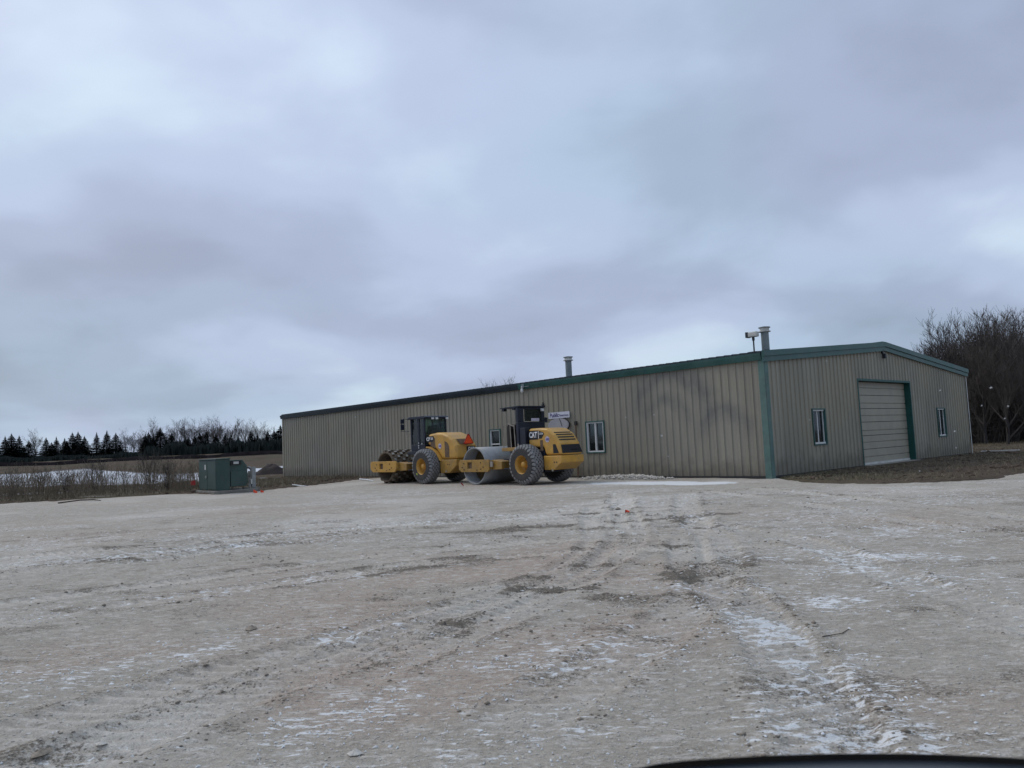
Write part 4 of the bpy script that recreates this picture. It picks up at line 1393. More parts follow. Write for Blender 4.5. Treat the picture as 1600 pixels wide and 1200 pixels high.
def bare_tree_meshes(seed, h, spread, limbs, twig, dens=1.0, lean=0.0, low=0.2):
    """trunk and crown meshes of a leafless tree"""
    rd = random.Random(seed)
    trunk, crown = MB(), MB()

    def bend(d, amt):
        return (d + Vector((rd.uniform(-1, 1), rd.uniform(-1, 1), rd.uniform(-1, 1))) * amt).normalized()

    def branch(mb, p, d, ln, r, level, up):
        n = 4 if level < 2 else 3 if level == 2 else 2
        pts, rs = [p], [r]
        for i in range(n):
            d = bend(d + Vector((0, 0, up)), 0.17 if level < 3 else 0.14)
            p = p + d * (ln / n)
            pts.append(p)
            rs.append(max(twig * .55, r * (1 - (i + 1) / n * .72)))
        mb.tube(pts, rs, 5 if level < 2 else 3, cap=False)
        if level >= 4:
            return
        kids = {1: 7, 2: 6, 3: 5}[level]
        kids = max(2, int(kids * dens * rd.uniform(.8, 1.2)))
        for k in range(kids):
            t = rd.uniform(.22, 1.0) if k else 1.0
            i = min(n - 1, int(t * n))
            q = pts[i].lerp(pts[i + 1], t * n - i)
            ax = (pts[i + 1] - pts[i]).normalized()
            side = Vector((rd.uniform(-1, 1), rd.uniform(-1, 1), rd.uniform(-.5, 1)))
            side = (side - ax * side.dot(ax)).normalized()
            ang = rd.uniform(.35, .85)
            nd = (ax * math.cos(ang) + side * math.sin(ang)).normalized()
            branch(crown, q, nd, ln * rd.uniform(.42, .64), max(twig, r * (1 - t * .6) * .55), level + 1, .12)

    th = h * rd.uniform(.5, .62)
    p = Vector((0, 0, -.3))
    d = Vector((lean, rd.uniform(-.05, .05), 1)).normalized()
    pts, rs = [p], [h * .022]
    for i in range(6):
        d = bend(d, .07)
        p = p + d * (th / 6)
        pts.append(p)
        rs.append(h * .022 * (1 - .6 * (i + 1) / 6))
    trunk.tube(pts, rs, 8, cap=False)
    for k in range(limbs):
        t = low + (1 - low) * (k + rd.random()) / limbs
        i = min(5, int(t * 6))
        q = pts[i].lerp(pts[i + 1], t * 6 - i)
        a = k * 2.4 + rd.uniform(-.4, .4)
        ang = rd.uniform(.45, .95) * spread
        nd = Vector((math.cos(a) * math.sin(ang), math.sin(a) * math.sin(ang), math.cos(ang)))
        branch(crown, q, nd, h * rd.uniform(.36, .50) * (1.1 - .35 * t), h * .011 * (1.2 - .5 * t), 1, .08)
    branch(crown, pts[-1], d, h * .42, rs[-1], 1, .1)
    top = float(np.percentile([v[2] for v in crown.v], 98.7))
    return trunk.mesh('trunk', True), crown.mesh('crown'), top


def spruce_meshes(seed, h, wid):
    rd = random.Random(seed)
    trunk = MB().tube([(0, 0, -.3), (0, 0, h * .5), (0, 0, h * .98)], [h * .02, h * .012, .01], 6).mesh('trunk')
    mb = MB()
    z = h * .06
    while z < h * .99:
        f = 1 - z / h
        rad = wid * (f ** 1.1) * rd.uniform(.75, 1.15) + .02
        nb = max(5, int(15 * (f ** .5)))
        for k in range(nb):
            a = 2 * math.pi * (k + rd.random()) / nb
            ln = rad * rd.uniform(.7, 1.15)
            droop = rd.uniform(-.30, .02)
            ca, sa = math.cos(a), math.sin(a)
            steps = max(3, int(ln / .16))
            for i in range(steps):
                t = (i + .6) / steps
                c = Vector((ca * ln * t, sa * ln * t, z + droop * ln * t + .10 * ln * t * t))
                w = (min(.10, .3 * ln) + .26 * ln * (1 - t) * .5) * rd.uniform(.7, 1.3)
                for s in (-1, 1):
                    side = Vector((-sa * s, ca * s, rd.uniform(-.35, .25))) * w
                    fwd = Vector((ca, sa, rd.uniform(-.25, .2))) * min(.16 + .05 * ln, .5 * ln)
                    mb.add([c - fwd * .5, c + fwd * .6, c + side + fwd * .9, c + side * .6 - fwd * .2], [(0, 1, 2, 3)])
                    mb.add([c - fwd * .4, c + fwd * .6, c + side * .5 + Vector((0, 0, -.12 * rd.random() - .05)) + fwd * .5], [(0, 1, 2)])
        z += h * rd.uniform(.020, .032) * (.6 + .6 * f)
    mb.tube([(0, 0, h * .9), (0, 0, h * 1.02)], [.05, .012], 4)
    return trunk, mb.mesh('crown')


def plant_tree(kind, me, x, y, z, rz, sc, mats, label, cat, group):
    root = empty(kind, (x, y, z), rz)
    root.scale = sc if isinstance(sc, tuple) else (sc, sc, sc)
    link('trunk', me[0], mats[0], root)
    link('crown', me[1], mats[1], root)
    return tag(root, label, cat, group)


ORD = ('first second third fourth fifth sixth seventh eighth ninth tenth eleventh twelfth thirteenth fourteenth fifteenth sixteenth '
       'seventeenth eighteenth nineteenth twentieth twenty-first twenty-second twenty-third twenty-fourth twenty-fifth twenty-sixth '
       'twenty-seventh twenty-eighth twenty-ninth thirtieth').split()
ORD += [t_ + '-' + o_ for t_ in ('thirty', 'forty', 'fifty') for o_ in ORD[:9]]
PF, PR_, PP = 1198.67, 0.0454, 0.0790


def pixel_ray(px, py):
    """direction of the camera ray through a point of the 1600 x 1200 photograph"""
    u, v = px - 800, py - 600
    uu, vv = math.cos(PR_) * u - math.sin(PR_) * v, math.sin(PR_) * u + math.cos(PR_) * v
    return np.array([uu / PF, math.cos(PP) + math.sin(PP) * vv / PF, math.sin(PP) - math.cos(PP) * vv / PF])


def at(px, py, dist):
    """point at the given forward distance that projects to px, py"""
    d = pixel_ray(px, py)
    return np.array([0, 0, 1.56]) + d * dist / d[1]


# far tree line on the left: measured crown tops (px, py) and how far away
spr = [spruce_meshes(i + 3, 7.0, w) for i, w in enumerate((1.7, 2.1, 1.5, 1.9))]
tops = [(-30, 672, 168), (-12, 692, 172), (8, 681, 170), (18, 677, 165), (30, 680, 168), (45, 688, 172), (72, 683, 168), (88, 682, 166), (101, 684, 172), (113, 675, 165), (122, 674, 168), (132, 681, 171),
        (151, 675, 166), (167, 672, 165), (181, 676, 169), (232, 674, 164), (250, 668, 166), (268, 676, 170), (290, 682, 168), (312, 676, 165), (322, 673, 170), (337, 679, 168), (352, 677, 172),
        (372, 680, 168), (392, 672, 165), (402, 676, 170), (418, 672, 167), (428, 672, 168), (438, 664, 165), (448, 668, 170)]
rr_ = random.Random(5)
rr_ = random.Random(5)
for k in range(24):
    px = rr_.uniform(-25, 200) if k < 7 else rr_.uniform(225, 445)
    tops.append((px, rr_.uniform(688, 698) if k < 7 else rr_.uniform(676, 690), rr_.uniform(160, 166)))
order = sorted(range(len(tops)), key=lambda q: tops[q][0])
for i, i_ in enumerate(order):
    px, py, dist = tops[i_]
    P = at(px, py, dist)
    zg = float(terrain_z(np.array([P[0]]), np.array([P[1]]), np.array([50.0]))[0]) - .1
    s = (P[2] - zg) / 7.05
    w = s * rr_.uniform(1.7, 2.7)
    plant_tree('spruce_tree', spr[i % 4], P[0], P[1], zg, rr_.uniform(0, 6.28), (w, w, s), (M_BARK, M_NEEDLE),
               ('tall' if i_ < 30 else 'low') + ' dark conical spruce, %s from the left in the far tree line' % ORD[i], 'tree', 'spruces in the far tree line')
# low dark brush closing the gaps under the far trees
rd = random.Random(19)
mb = MB()
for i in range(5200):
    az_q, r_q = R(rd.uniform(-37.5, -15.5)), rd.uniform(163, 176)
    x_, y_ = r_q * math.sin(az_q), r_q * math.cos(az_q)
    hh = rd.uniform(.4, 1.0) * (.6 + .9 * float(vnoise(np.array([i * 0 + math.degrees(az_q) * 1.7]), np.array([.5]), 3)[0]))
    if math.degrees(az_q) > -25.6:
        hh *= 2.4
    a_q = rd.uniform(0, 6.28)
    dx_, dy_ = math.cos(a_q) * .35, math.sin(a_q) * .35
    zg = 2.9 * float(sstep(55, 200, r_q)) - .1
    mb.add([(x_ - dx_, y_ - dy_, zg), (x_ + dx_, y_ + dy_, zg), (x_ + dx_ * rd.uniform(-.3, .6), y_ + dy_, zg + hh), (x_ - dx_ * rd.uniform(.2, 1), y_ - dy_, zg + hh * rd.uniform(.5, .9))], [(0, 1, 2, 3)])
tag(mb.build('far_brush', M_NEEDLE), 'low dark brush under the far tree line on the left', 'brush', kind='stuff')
far_bare = [bare_tree_meshes(40 + i, 10.0, sp_, 9, .015, 1.0, 0, .05) for i, sp_ in enumerate((.75, .9, .6))]
btops = [(57, 673, 178, 2), (198, 672, 182, 2), (208, 676, 178, 0), (218, 677, 180, 0), (225, 676, 184, 2), (243, 656, 186, 2), (275, 658, 178, 1), (288, 655, 180, 0), (300, 657, 182, 1), (313, 657, 178, 2), (336, 653, 184, 2), (341, 655, 180, 2),
         (358, 661, 178, 1), (370, 656, 176, 0), (384, 657, 180, 1), (398, 659, 178, 0), (412, 661, 182, 1), (430, 668, 180, 0), (-20, 676, 180, 1), (263, 667, 184, 1), (325, 664, 182, 0), (348, 668, 184, 1)]
for i, (px, py, dist, k) in enumerate(sorted(btops)):
    P = at(px, py, dist)
    zg = float(terrain_z(np.array([P[0]]), np.array([P[1]]), np.array([50.0]))[0]) - .1
    s = (P[2] - zg) / far_bare[k][2]
    plant_tree('bare_tree', far_bare[k], P[0], P[1], zg, rr_.uniform(0, 6.28), s, (M_BARK, M_TWIGP),
               'leafless tree rising behind the spruces, %s bare one from the left' % ORD[i], 'tree', 'bare trees in the far tree line')

# dense leafless wood to the right of the shed
wood = [bare_tree_meshes(70 + i, 10.0, sp_, lm, .017, 1.0, ln, lo) for i, (sp_, lm, ln, lo) in enumerate(((.85, 8, .05, .12), (1.0, 9, -.08, .1), (.75, 8, .0, .2), (.95, 9, .1, .08)))]
wt = [(1462, 512, 60, 2), (1470, 510, 66, 2), (1490, 496, 64, 1), (1512, 494, 60, 3), (1532, 492, 66, 0), (1552, 494, 61, 2), (1568, 498, 58, 1), (1588, 490, 63, 3), (1606, 489, 60, 0),
      (1630, 492, 64, 1), (1655, 488, 60, 2), (1685, 492, 62, 3), (1715, 490, 66, 0), (1500, 515, 72, 2), (1545, 512, 75, 3), (1580, 508, 74, 1), (1615, 510, 72, 2), (1480, 520, 76, 0), (1525, 520, 56, 2), (1560, 540, 54, 3),
      (1594, 530, 55, 1), (1640, 520, 56, 0), (1535, 560, 80, 1), (1575, 550, 84, 0), (1610, 545, 82, 3), (1670, 520, 74, 1), (1700, 515, 80, 2), (1460, 545, 82, 3), (1520, 545, 58, 1), (1498, 503, 69, 3), (1516, 500, 71, 1), (1540, 499, 70, 2), (1560, 501, 72, 0), (1578, 499, 69, 3), (1597, 498, 72, 1), (1620, 497, 70, 0),
      (1484, 508, 73, 1), (1508, 512, 80, 0), (1536, 510, 84, 2), (1566, 508, 82, 3), (1590, 507, 86, 2), (1530, 530, 62, 3), (1572, 528, 60, 0)]
for i, (px, py, dist, k) in enumerate(sorted(wt)):
    P = at(px, py, dist)
    s = (P[2] - .25) / wood[k][2]
    x_, y_ = P[0], P[1]
    plant_tree('bare_tree', wood[k], x_, y_, surf(x_, y_) - .05, rr_.uniform(0, 6.28), (s * .92, s * .92, s), (M_BARK, M_TWIG),
               ('leftmost bare tree of the wood, rising behind the right slope of the shed roof' if i == 0 else 'leafless grey-brown tree in the dense wood right of the shed'), 'tree', 'bare trees of the wood right of the shed')
# tree tops just showing above the shed's roof
for i, (px, py, dist) in enumerate(((765, 604, 105), (783, 599, 100), (800, 599, 108))):
    P = at(px, py, dist)
    s = P[2] / far_bare[i][2]
    plant_tree('bare_tree', far_bare[i], P[0], P[1], 0.0, i * 2.0, s, (M_BARK, M_TWIGP),
               ('leftmost', 'middle', 'rightmost')[i] + ' of three bare tree tops showing above the shed roof', 'tree', 'bare trees behind the shed')

# tangled undergrowth at the wood's foot
rd = random.Random(9)
mb = MB()
for i in range(5200):
    a, q = rd.uniform(0, 1), rd.uniform(0, 1)
    x_, y_ = 29.5 + a * 38 + q * 4, 57.5 + q * 22 + a * -6
    hh = rd.uniform(.8, 4.4)
    p = Vector((x_, y_, -.1))
    d = Vector((rd.uniform(-.5, .5), rd.uniform(-.5, .5), 1)).normalized()
    p2 = p + d * hh * .55
    p3 = p2 + (d + Vector((rd.uniform(-.6, .6), rd.uniform(-.6, .6), 0))).normalized() * hh * .45
    mb.tube([p, p2, p3], [.028, .02, .009], 3, cap=False)
    for k in range(4):
        q0 = p.lerp(p2, rd.uniform(.3, 1)) if k % 2 else p2.lerp(p3, rd.random())
        q1 = q0 + Vector((rd.uniform(-1, 1), rd.uniform(-1, 1), rd.uniform(-.1, 1))).normalized() * hh * .3
        mb.tube([q0, q1], [.014, .006], 3, cap=False)
tag(mb.build('undergrowth', M_BARK), 'dark tangled undergrowth at the foot of the wood', 'undergrowth', kind='stuff')

# dark earth bank in front of the far tree line
mb = MB()
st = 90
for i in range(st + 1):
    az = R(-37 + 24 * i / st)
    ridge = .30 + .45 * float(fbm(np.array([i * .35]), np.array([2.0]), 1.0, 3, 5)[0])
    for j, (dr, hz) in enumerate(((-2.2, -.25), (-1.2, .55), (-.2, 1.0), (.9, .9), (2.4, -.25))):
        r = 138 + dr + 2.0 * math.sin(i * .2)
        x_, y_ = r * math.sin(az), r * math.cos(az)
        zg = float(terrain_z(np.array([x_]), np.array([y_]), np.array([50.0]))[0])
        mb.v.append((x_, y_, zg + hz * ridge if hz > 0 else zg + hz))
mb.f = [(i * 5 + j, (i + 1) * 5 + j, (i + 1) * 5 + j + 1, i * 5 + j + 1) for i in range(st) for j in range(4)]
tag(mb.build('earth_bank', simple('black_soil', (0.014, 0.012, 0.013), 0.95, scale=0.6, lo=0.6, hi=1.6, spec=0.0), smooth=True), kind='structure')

# ------------------------------------------------------------------ weeds, grass, small things
M_WEED = simple('dry_weed_stems', (0.135, 0.105, 0.075), 0.95, scale=1.0, lo=0.55, hi=1.5)
M_STRAW = simple('dead_grass', (0.175, 0.140, 0.092), 0.95, scale=0.8, lo=0.5, hi=1.5)


def stem(mb, x, y, z, h, rd, r=.006, kids=5):
    p = Vector((x, y, z - .03))
    d = Vector((rd.gauss(0, .12), rd.gauss(0, .12), 1)).normalized()
    pm = p + d * h * .5
    pt = pm + (d + Vector((rd.gauss(0, .14), rd.gauss(0, .14), 0))).normalized() * h * .5
    mb.tube([p, pm, pt], [r, r * .8, r * .45], 3, cap=False)
    for k in range(kids):
        t = rd.uniform(.35, 1)
        q = p.lerp(pm, t * 2) if t < .5 else pm.lerp(pt, t * 2 - 1)
        e = q + Vector((rd.uniform(-1, 1), rd.uniform(-1, 1), rd.uniform(.5, 1.6))).normalized() * h * rd.uniform(.12, .28)
        mb.tube([q, e], [r * .6, r * .5], 3, cap=False)
        if rd.random() < .6:                             # seed head
            mb.add([e + Vector((-.014, 0, 0)), e + Vector((.014, .005, .01)), e + Vector((0, 0, .05)), e + Vector((0, -.014, .02))], [(0, 1, 2), (0, 3, 2), (3, 1, 2)])


rd = random.Random(21)
mb = MB()
xs_, ys_ = rng.uniform(-42, -14.6, 14000), rng.uniform(34.9, 43.5, 14000)
sd_ = lot_sd(xs_, ys_)
cl_ = fbm(xs_, ys_, 1.5, 2, 91)
ok = (sd_ > .35) & (sd_ < 7.5) & ~((xs_ > -15.6) & (ys_ < 38.2)) & (rng.random(14000) < .15 + 2.2 * np.clip(cl_ - .4, 0, 1))
xs_, ys_, cl_ = xs_[ok][:2500], ys_[ok][:2500], cl_[ok][:2500]
for x_, y_, z_, q_ in zip(xs_, ys_, surf(xs_, ys_), cl_):
    stem(mb, x_, y_, z_, rd.uniform(.55, 1.35) * (.75 + .6 * q_), rd, rd.uniform(.005, .010), 5)
tag(mb.build('dry_weeds', M_WEED), 'tall dry brown weeds along the left edge of the lot', 'weeds', kind='stuff')


def shrub_mesh(seed, h):
    rd = random.Random(seed)
    mb = MB()
    for k in range(26):
        a = rd.uniform(0, 6.28)
        d = Vector((math.cos(a) * rd.uniform(.05, .6), math.sin(a) * rd.uniform(.05, .6), 1)).normalized()
        p = Vector((rd.gauss(0, .12), rd.gauss(0, .12), -.05))
        hh = h * rd.uniform(.7, 1.05)
        pm = p + d * hh * .5
        pt = pm + (d + Vector((rd.gauss(0, .25), rd.gauss(0, .25), .2))).normalized() * hh * .5
        mb.tube([p, pm, pt], [.012, .009, .005], 3, cap=False)
        for q_ in range(9):
            t = rd.uniform(.25, 1)
            q = p.lerp(pm, t * 2) if t < .5 else pm.lerp(pt, t * 2 - 1)
            e = q + Vector((rd.uniform(-1, 1), rd.uniform(-1, 1), rd.uniform(.3, 1.5))).normalized() * hh * rd.uniform(.12, .3)
            mb.tube([q, e], [.006, .004], 3, cap=False)
    return mb.mesh('bare_shrub')


shr = [shrub_mesh(i, 1.9) for i in range(3)]
for i, (px, py, dist, s, lab) in enumerate(((62, 752, 40.5, .85, 'loose bare shrub among the weeds near the left edge'), (104, 755, 39.5, .75, 'slender bare shrub in front of the snow patch, second from left'),
                                            (148, 752, 41, 1.0, 'dark bare shrub in front of the snow, third from left'), (236, 750, 41, 1.25, 'tallest dense bare shrub left of the green transformer'),
                                            (262, 752, 40, .95, 'bare shrub just right of the tallest shrub'), (20, 756, 40, .8, 'leftmost bare shrub at the edge of the picture'))):
    P = at(px, py, dist)
    o = link('bare_shrub', shr[i % 3], M_TWIG)
    o.location = (P[0], P[1], surf(P[0], P[1]))
    o.scale = (s * .8, s * .8, s)
    o.rotation_euler.z = i * 1.3
    tag(o, lab, 'shrub', 'bare shrubs along the left edge of the lot')


def blades(name, xs, ys, hmin, hmax, material, label, wid=.012):
    n = len(xs)
    z = surf(xs, ys)
    a = rng.uniform(0, 2 * np.pi, n)
    h = rng.uniform(hmin, hmax, n)
    lx, ly = rng.normal(0, .55, n) * h, rng.normal(0, .55, n) * h
    w = wid * (.6 + rng.random(n))
    cx, cy = np.cos(a) * w, np.sin(a) * w
    V = np.stack([np.stack([xs - cx, ys - cy, z - .01], 1), np.stack([xs + cx, ys + cy, z - .01], 1), np.stack([xs + lx, ys + ly, z + h], 1)], 1).reshape(-1, 3)
    F = np.arange(3 * n).reshape(-1, 3)
    return tag(link(name, np_mesh(name, V, F), material), label, 'grass', kind='stuff')


x = rng.uniform(9, 42, 90000)
y = rng.uniform(21, 62, 90000)
s = lot_sd(x, y)
pe, ps = (x - A[0]) * E[0] + (y - A[1]) * E[1], (x - A[0]) * D[0] + (y - A[1]) * D[1]
inside_shed = (ps > -.1) & (pe > -.1) & (pe < SHED_W + .1)
ok = (s > .02) & ~inside_shed & (rng.random(len(x)) < .25 + .75 * sstep(.4, .65, fbm(x, y, 1.4, 3, 93))) & ~((pe > DOOR[0] - .3) & (pe < DOOR[1] + .3) & (ps > -1.2))
blades('verge_grass', x[ok], y[ok], .02, .11, M_STRAW, 'short dead brown grass on the verge beside the shed gable')
x = rng.uniform(-45, -8, 60000)
y = rng.uniform(34.5, 52, 60000)
s = lot_sd(x, y)
pe, ps = (x - A[0]) * E[0] + (y - A[1]) * E[1], (x - A[0]) * D[0] + (y - A[1]) * D[1]
ok = (s > .1) & ~((ps > -.1) & (ps < SHED_L) & (pe > -.1)) & (rng.random(len(x)) < .2 + .8 * sstep(.42, .66, fbm(x, y, 1.7, 3, 95)))
blades('bank_grass', x[ok], y[ok], .04, .30, M_STRAW, 'dead tan grass under the weeds left of the lot', .016)

# pad-mounted transformer, parallel to the shed: local x along the shed wall, -y towards the camera side
M_GREEN = simple('utility_green', (0.034, 0.064, 0.057), 0.5, scale=2.0, lo=0.85, hi=1.2, dust=0.25, dustcol=(0.085, 0.10, 0.09))
M_CONC = simple('weathered_concrete', (0.20, 0.19, 0.17), 0.95, scale=4, lo=0.7, hi=1.2, dust=0.4, dustcol=(0.12, 0.10, 0.08))
M_METER = simple('meter_grey', (0.24, 0.25, 0.25), 0.5, scale=4)
tr = empty('transformer', (-13.42, 34.55, 0.0), SHED_RZ)
tag(tr, 'dark green pad-mounted transformer cabinet at the left edge of the lot', 'transformer')
MB().box(-2.3, .18, -.18, 1.85, -.3, .10).build('concrete_pad', M_CONC, tr, bevel=.02)
cab = MB().box(-2.1, 0, 0, .62, .102, 1.50).build('cabinet', M_GREEN, tr, bevel=.015)
MB().prism([(-.06, 1.502), (.66, 1.502), (.62, 1.545), (-.06, 1.53)], -2.14, .03, 'x').build('lid', M_GREEN, cab, fix=True)
for a_, b_ in ((-2.06, -1.08), (-1.04, -.04)):
    MB().box(a_, b_, -.022, -.001, .16, 1.44).build('door', M_GREEN, cab, bevel=.006)
MB().box(-1.34, -1.20, -.030, -.0225, 1.05, 1.28).build('warning_label', M_PALE, cab)
MB().box(-1.16, -1.10, -.06, -.0225, .66, .80).tube([(-1.25, -.05, .72), (-1.02, -.05, .72)], .014, 6).build('lock_handle', M_METER, cab)
tank = MB().prism([(.621, .24), (1.42, .24), (1.50, .40), (1.46, 1.15), (1.24, 1.44), (.621, 1.44)], -2.0, -.10, 'x').build('tank', M_GREEN, tr, bevel=.015, fix=True)
MB().box(-.099, -.02, .66, 1.40, .24, .93).build('fin_box', M_GREEN, tank, bevel=.01)
MB().box(-.099, -.04, .66, 1.15, 1.22, 1.40).build('name_panel', M_DECK, tank)
MB().box(-.0395, -.03, .80, 1.04, 1.26, 1.37).build('warning_label', M_PALE, tank)

ped = empty('meter_pedestal', (-12.35, 36.0, 0.0), SHED_RZ)
tag(ped, 'grey utility meter pedestal standing right of the green transformer', 'utility box')
MB().box(-.5, .35, -.25, .25, -.2, .14).build('base_slab', M_CONC, ped)
MB().box(.10, .27, -.08, .10, .141, 1.08).build('post', M_METER, ped, bevel=.01)
MB().box(.08, .29, -.14, -.081, .30, .52).build('meter_box', M_PALE, ped, bevel=.01)
MB().box(-.26, -.02, -.06, .08, .62, .90).build('junction_box', M_METER, ped, bevel=.01)
MB().tube([(-.22, 0, .141), (-.22, 0, .62)], .05, 8).build('conduit', M_WHITE, ped)
MB().tube([(-.06, .02, .141), (-.06, .02, .62)], .03, 8).build('conduit', M_DARK, ped)

M_FLAG = simple('orange_marker', (0.80, 0.10, 0.045), 0.6)
M_WIRE = simple('steel_wire', (0.20, 0.20, 0.20), 0.5)


def flag(x, y, h, size, label, drop=0.0, colour=None):
    o = empty('marker_flag', (x, y, surf(x, y)))
    tag(o, label, 'flag', 'survey marker flags')
    MB().tube([(0, 0, -.05), (.01, 0, h)], .006, 5).build('wire', M_WIRE, o)
    mb = MB()
    n = 5
    for i in range(n):
        u0, u1 = size * i / n, size * (i + 1) / n
        w0, w1 = .03 * math.sin(i * 1.4), .03 * math.sin((i + 1) * 1.4)
        for s in (.002, -.002):
            mb.add([(.01 + u0, w0 + s, h - size * .75 - drop * u0), (.01 + u1, w1 + s, h - size * .75 - drop * u1), (.01 + u1, w1 + s, h - drop * u1), (.01 + u0, w0 + s, h - drop * u0)], [(0, 1, 2, 3)])
    mb.build('cloth', colour or M_FLAG, o)
    return o


flag(-2.23, 30.9, .22, .10, 'small red marker flag on the gravel between the two rollers', 1.2, M_RED)
flag(2.38, 17.25, .075, .10, 'small orange-red marker flag flat among the tyre tracks', .3)
flag(-11.6, 34.0, .16, .17, 'bright orange marker flag at the foot of the meter pedestal', .5)
flag(-11.35, 34.2, .12, .14, 'small orange flag scrap right of the bright orange one', .4)
o = empty('red_sign', (-15.75, 37.6, surf(-15.75, 37.6)))
tag(o, 'small red square sign on a stake left of the transformer', 'sign')
MB().tube([(0, 0, -.05), (0, 0, .50)], .012, 5).build('stake', M_RUST, o)
MB().box(-.12, .12, -.025, -.012, .28, .50).build('face', simple('faded_red', (0.42, 0.035, 0.03), 0.6, scale=8), o)
o = empty('diamond_marker', (-12.85, 35.75, surf(-12.85, 35.75)), R(-15))
tag(o, 'orange and white diamond hazard marker on a thin stake beside the transformer tank', 'sign')
MB().tube([(0, 0, -.05), (0, 0, .70)], .01, 5).build('stake', M_DARK, o)
MB().prism([(-.16, .55), (0, .36), (.16, .55), (0, .74)], -.02, -.012).build('face', M_FLAG, o)
MB().prism([(-.075, .55), (0, .455), (.075, .55), (0, .645)], -.026, -.0205).build('face_centre', M_DECW, o)

# dirt heap with a black pipe beside the shed's far corner
B_ = A + D * SHED_L


def heap(name, cx, cy, rx, ry, h, seed, material, n=26, m=12):
    mb = MB()
    tt, aa = np.meshgrid(np.arange(m + 1) / m, 2 * np.pi * np.arange(n) / n, indexing='ij')
    tt, aa = tt.ravel(), aa.ravel()
    rr = 1 + .5 * (fbm(np.cos(aa) * 1.3 + 9, np.sin(aa) * 1.3, .6, 3, seed) - .5)
    hx, hy = cx + np.cos(aa) * rx * tt * rr, cy + np.sin(aa) * ry * tt * rr
    rough = (fbm(hx, hy, .35, 4, seed + 1) - .5) * h * .55
    hz = surf(hx, hy) + h * (1 - tt * tt) ** 1.3 + rough * (1 - tt ** 3) - .06 * tt
    mb.v = list(zip(hx.tolist(), hy.tolist(), hz.tolist()))
    mb.f = [(j * n + i, (j + 1) * n + i, (j + 1) * n + (i + 1) % n, j * n + (i + 1) % n) for j in range(m) for i in range(n)]
    return mb.build(name, material, smooth=True)


o = heap('dirt_heap', -19.25, 60.8, 1.7, 1.2, .80, 11, simple('dark_red_soil', (0.022, 0.015, 0.015), 0.95, scale=3, lo=0.5, hi=1.7))
tag(o, 'low dark soil heap beside the far left corner of the shed', 'dirt heap')
o = MB().lathe([(-1.2, .36), (1.2, .36), (1.2, .30), (-1.2, .30)], 20, (0, 0, .36), closed=True).build('culvert_pipe', M_BLACK, smooth=True, fix=True)
o.location = (-20.9, 60.0, surf(-20.9, 60.0) - .03)
o.rotation_euler.z = R(15)
tag(o, 'short black culvert pipe lying left of the soil heap', 'pipe')

# crushed-stone heap along the wall, made of loose stones over a low mound
gm = heap('gravel_heap', 4.35, 31.35, 2.6, .75, .13, 17, M_LOT)
gm.data.materials.clear()
gm.data.materials.append(simple('heap_fines', (0.30, 0.285, 0.26), 0.95, scale=9, lo=0.6, hi=1.4))
ca_, sa_ = D[0], D[1]
for v in gm.data.vertices:                              # turn it so that it lies along the wall
    dx, dy = v.co.x - 4.35, v.co.y - 31.35
    v.co.x, v.co.y = 4.35 + dx * ca_ - dy * sa_, 31.35 + dx * sa_ + dy * ca_
tag(gm, 'low heap of crushed stone against the tan wall under the window', 'gravel heap')
u, w = rng.normal(0, .42, 900), rng.normal(0, .42, 900)
ok = u * u + w * w < 1.0
u, w = u[ok], w[ok]
x = 4.35 + u * 2.6 * ca_ - w * .75 * sa_
y = 31.35 + u * 2.6 * sa_ + w * .75 * ca_
s = rng.lognormal(math.log(.045), .4, len(x))
me = scatter('heap_stones', x, y, surf(x, y) + .13 * np.clip(1 - u * u - w * w, 0, 1) ** 1.3 + .01, s, s * .8, s * .7, OCT_V, OCT_F, .3)
o = link('heap_stones', me, M_STONE, gm)
o['kind'] = 'stuff'

# clods and tufts of dug soil on the verge and beside the lot
xv = np.concatenate([rng.uniform(9, 30, 5000), rng.uniform(-16.5, -6, 3000)])
yv = np.concatenate([rng.uniform(21.5, 45, 5000), rng.uniform(35, 52, 3000)])
pe, ps = (xv - A[0]) * E[0] + (yv - A[1]) * E[1], (xv - A[0]) * D[0] + (yv - A[1]) * D[1]
ok = (lot_sd(xv, yv) > .05) & ~((ps > -.15) & (ps < SHED_L + .1) & (pe > -.15) & (pe < SHED_W + .1)) & (rng.random(8000) < .15 + .85 * sstep(.45, .62, fbm(xv, yv, 1.1, 3, 97)))
ok &= ~((pe > DOOR[0] - .3) & (pe < DOOR[1] + .3) & (ps > -1.0))
xv, yv = xv[ok], yv[ok]
s = rng.lognormal(math.log(.05), .45, len(xv))
me = scatter('soil_clods', xv, yv, surf(xv, yv) + s * .1, s, s * .8, s * .55, OCT_V, OCT_F, .35)
tag(link('soil_clods', me, simple('brown_soil', (0.085, 0.062, 0.048), 0.95, scale=2.5, lo=0.4, hi=1.7, spec=0.1)), 'rough brown soil clods on the verges beside the shed', 'soil', kind='stuff')

# debris
M_STICK = simple('dark_stick', (0.060, 0.048, 0.038), 0.95, scale=8)


def stick(name, pts, r, label, cat, m):
    mb = MB()
    P = [(x_, y_, surf(x_, y_) + r * .8 + dz) for x_, y_, dz in pts]
    mb.tube(P, [r] + [r * .9] * (len(P) - 2) + [r * .5], 6)
    return tag(mb.build(name, m), label, cat)


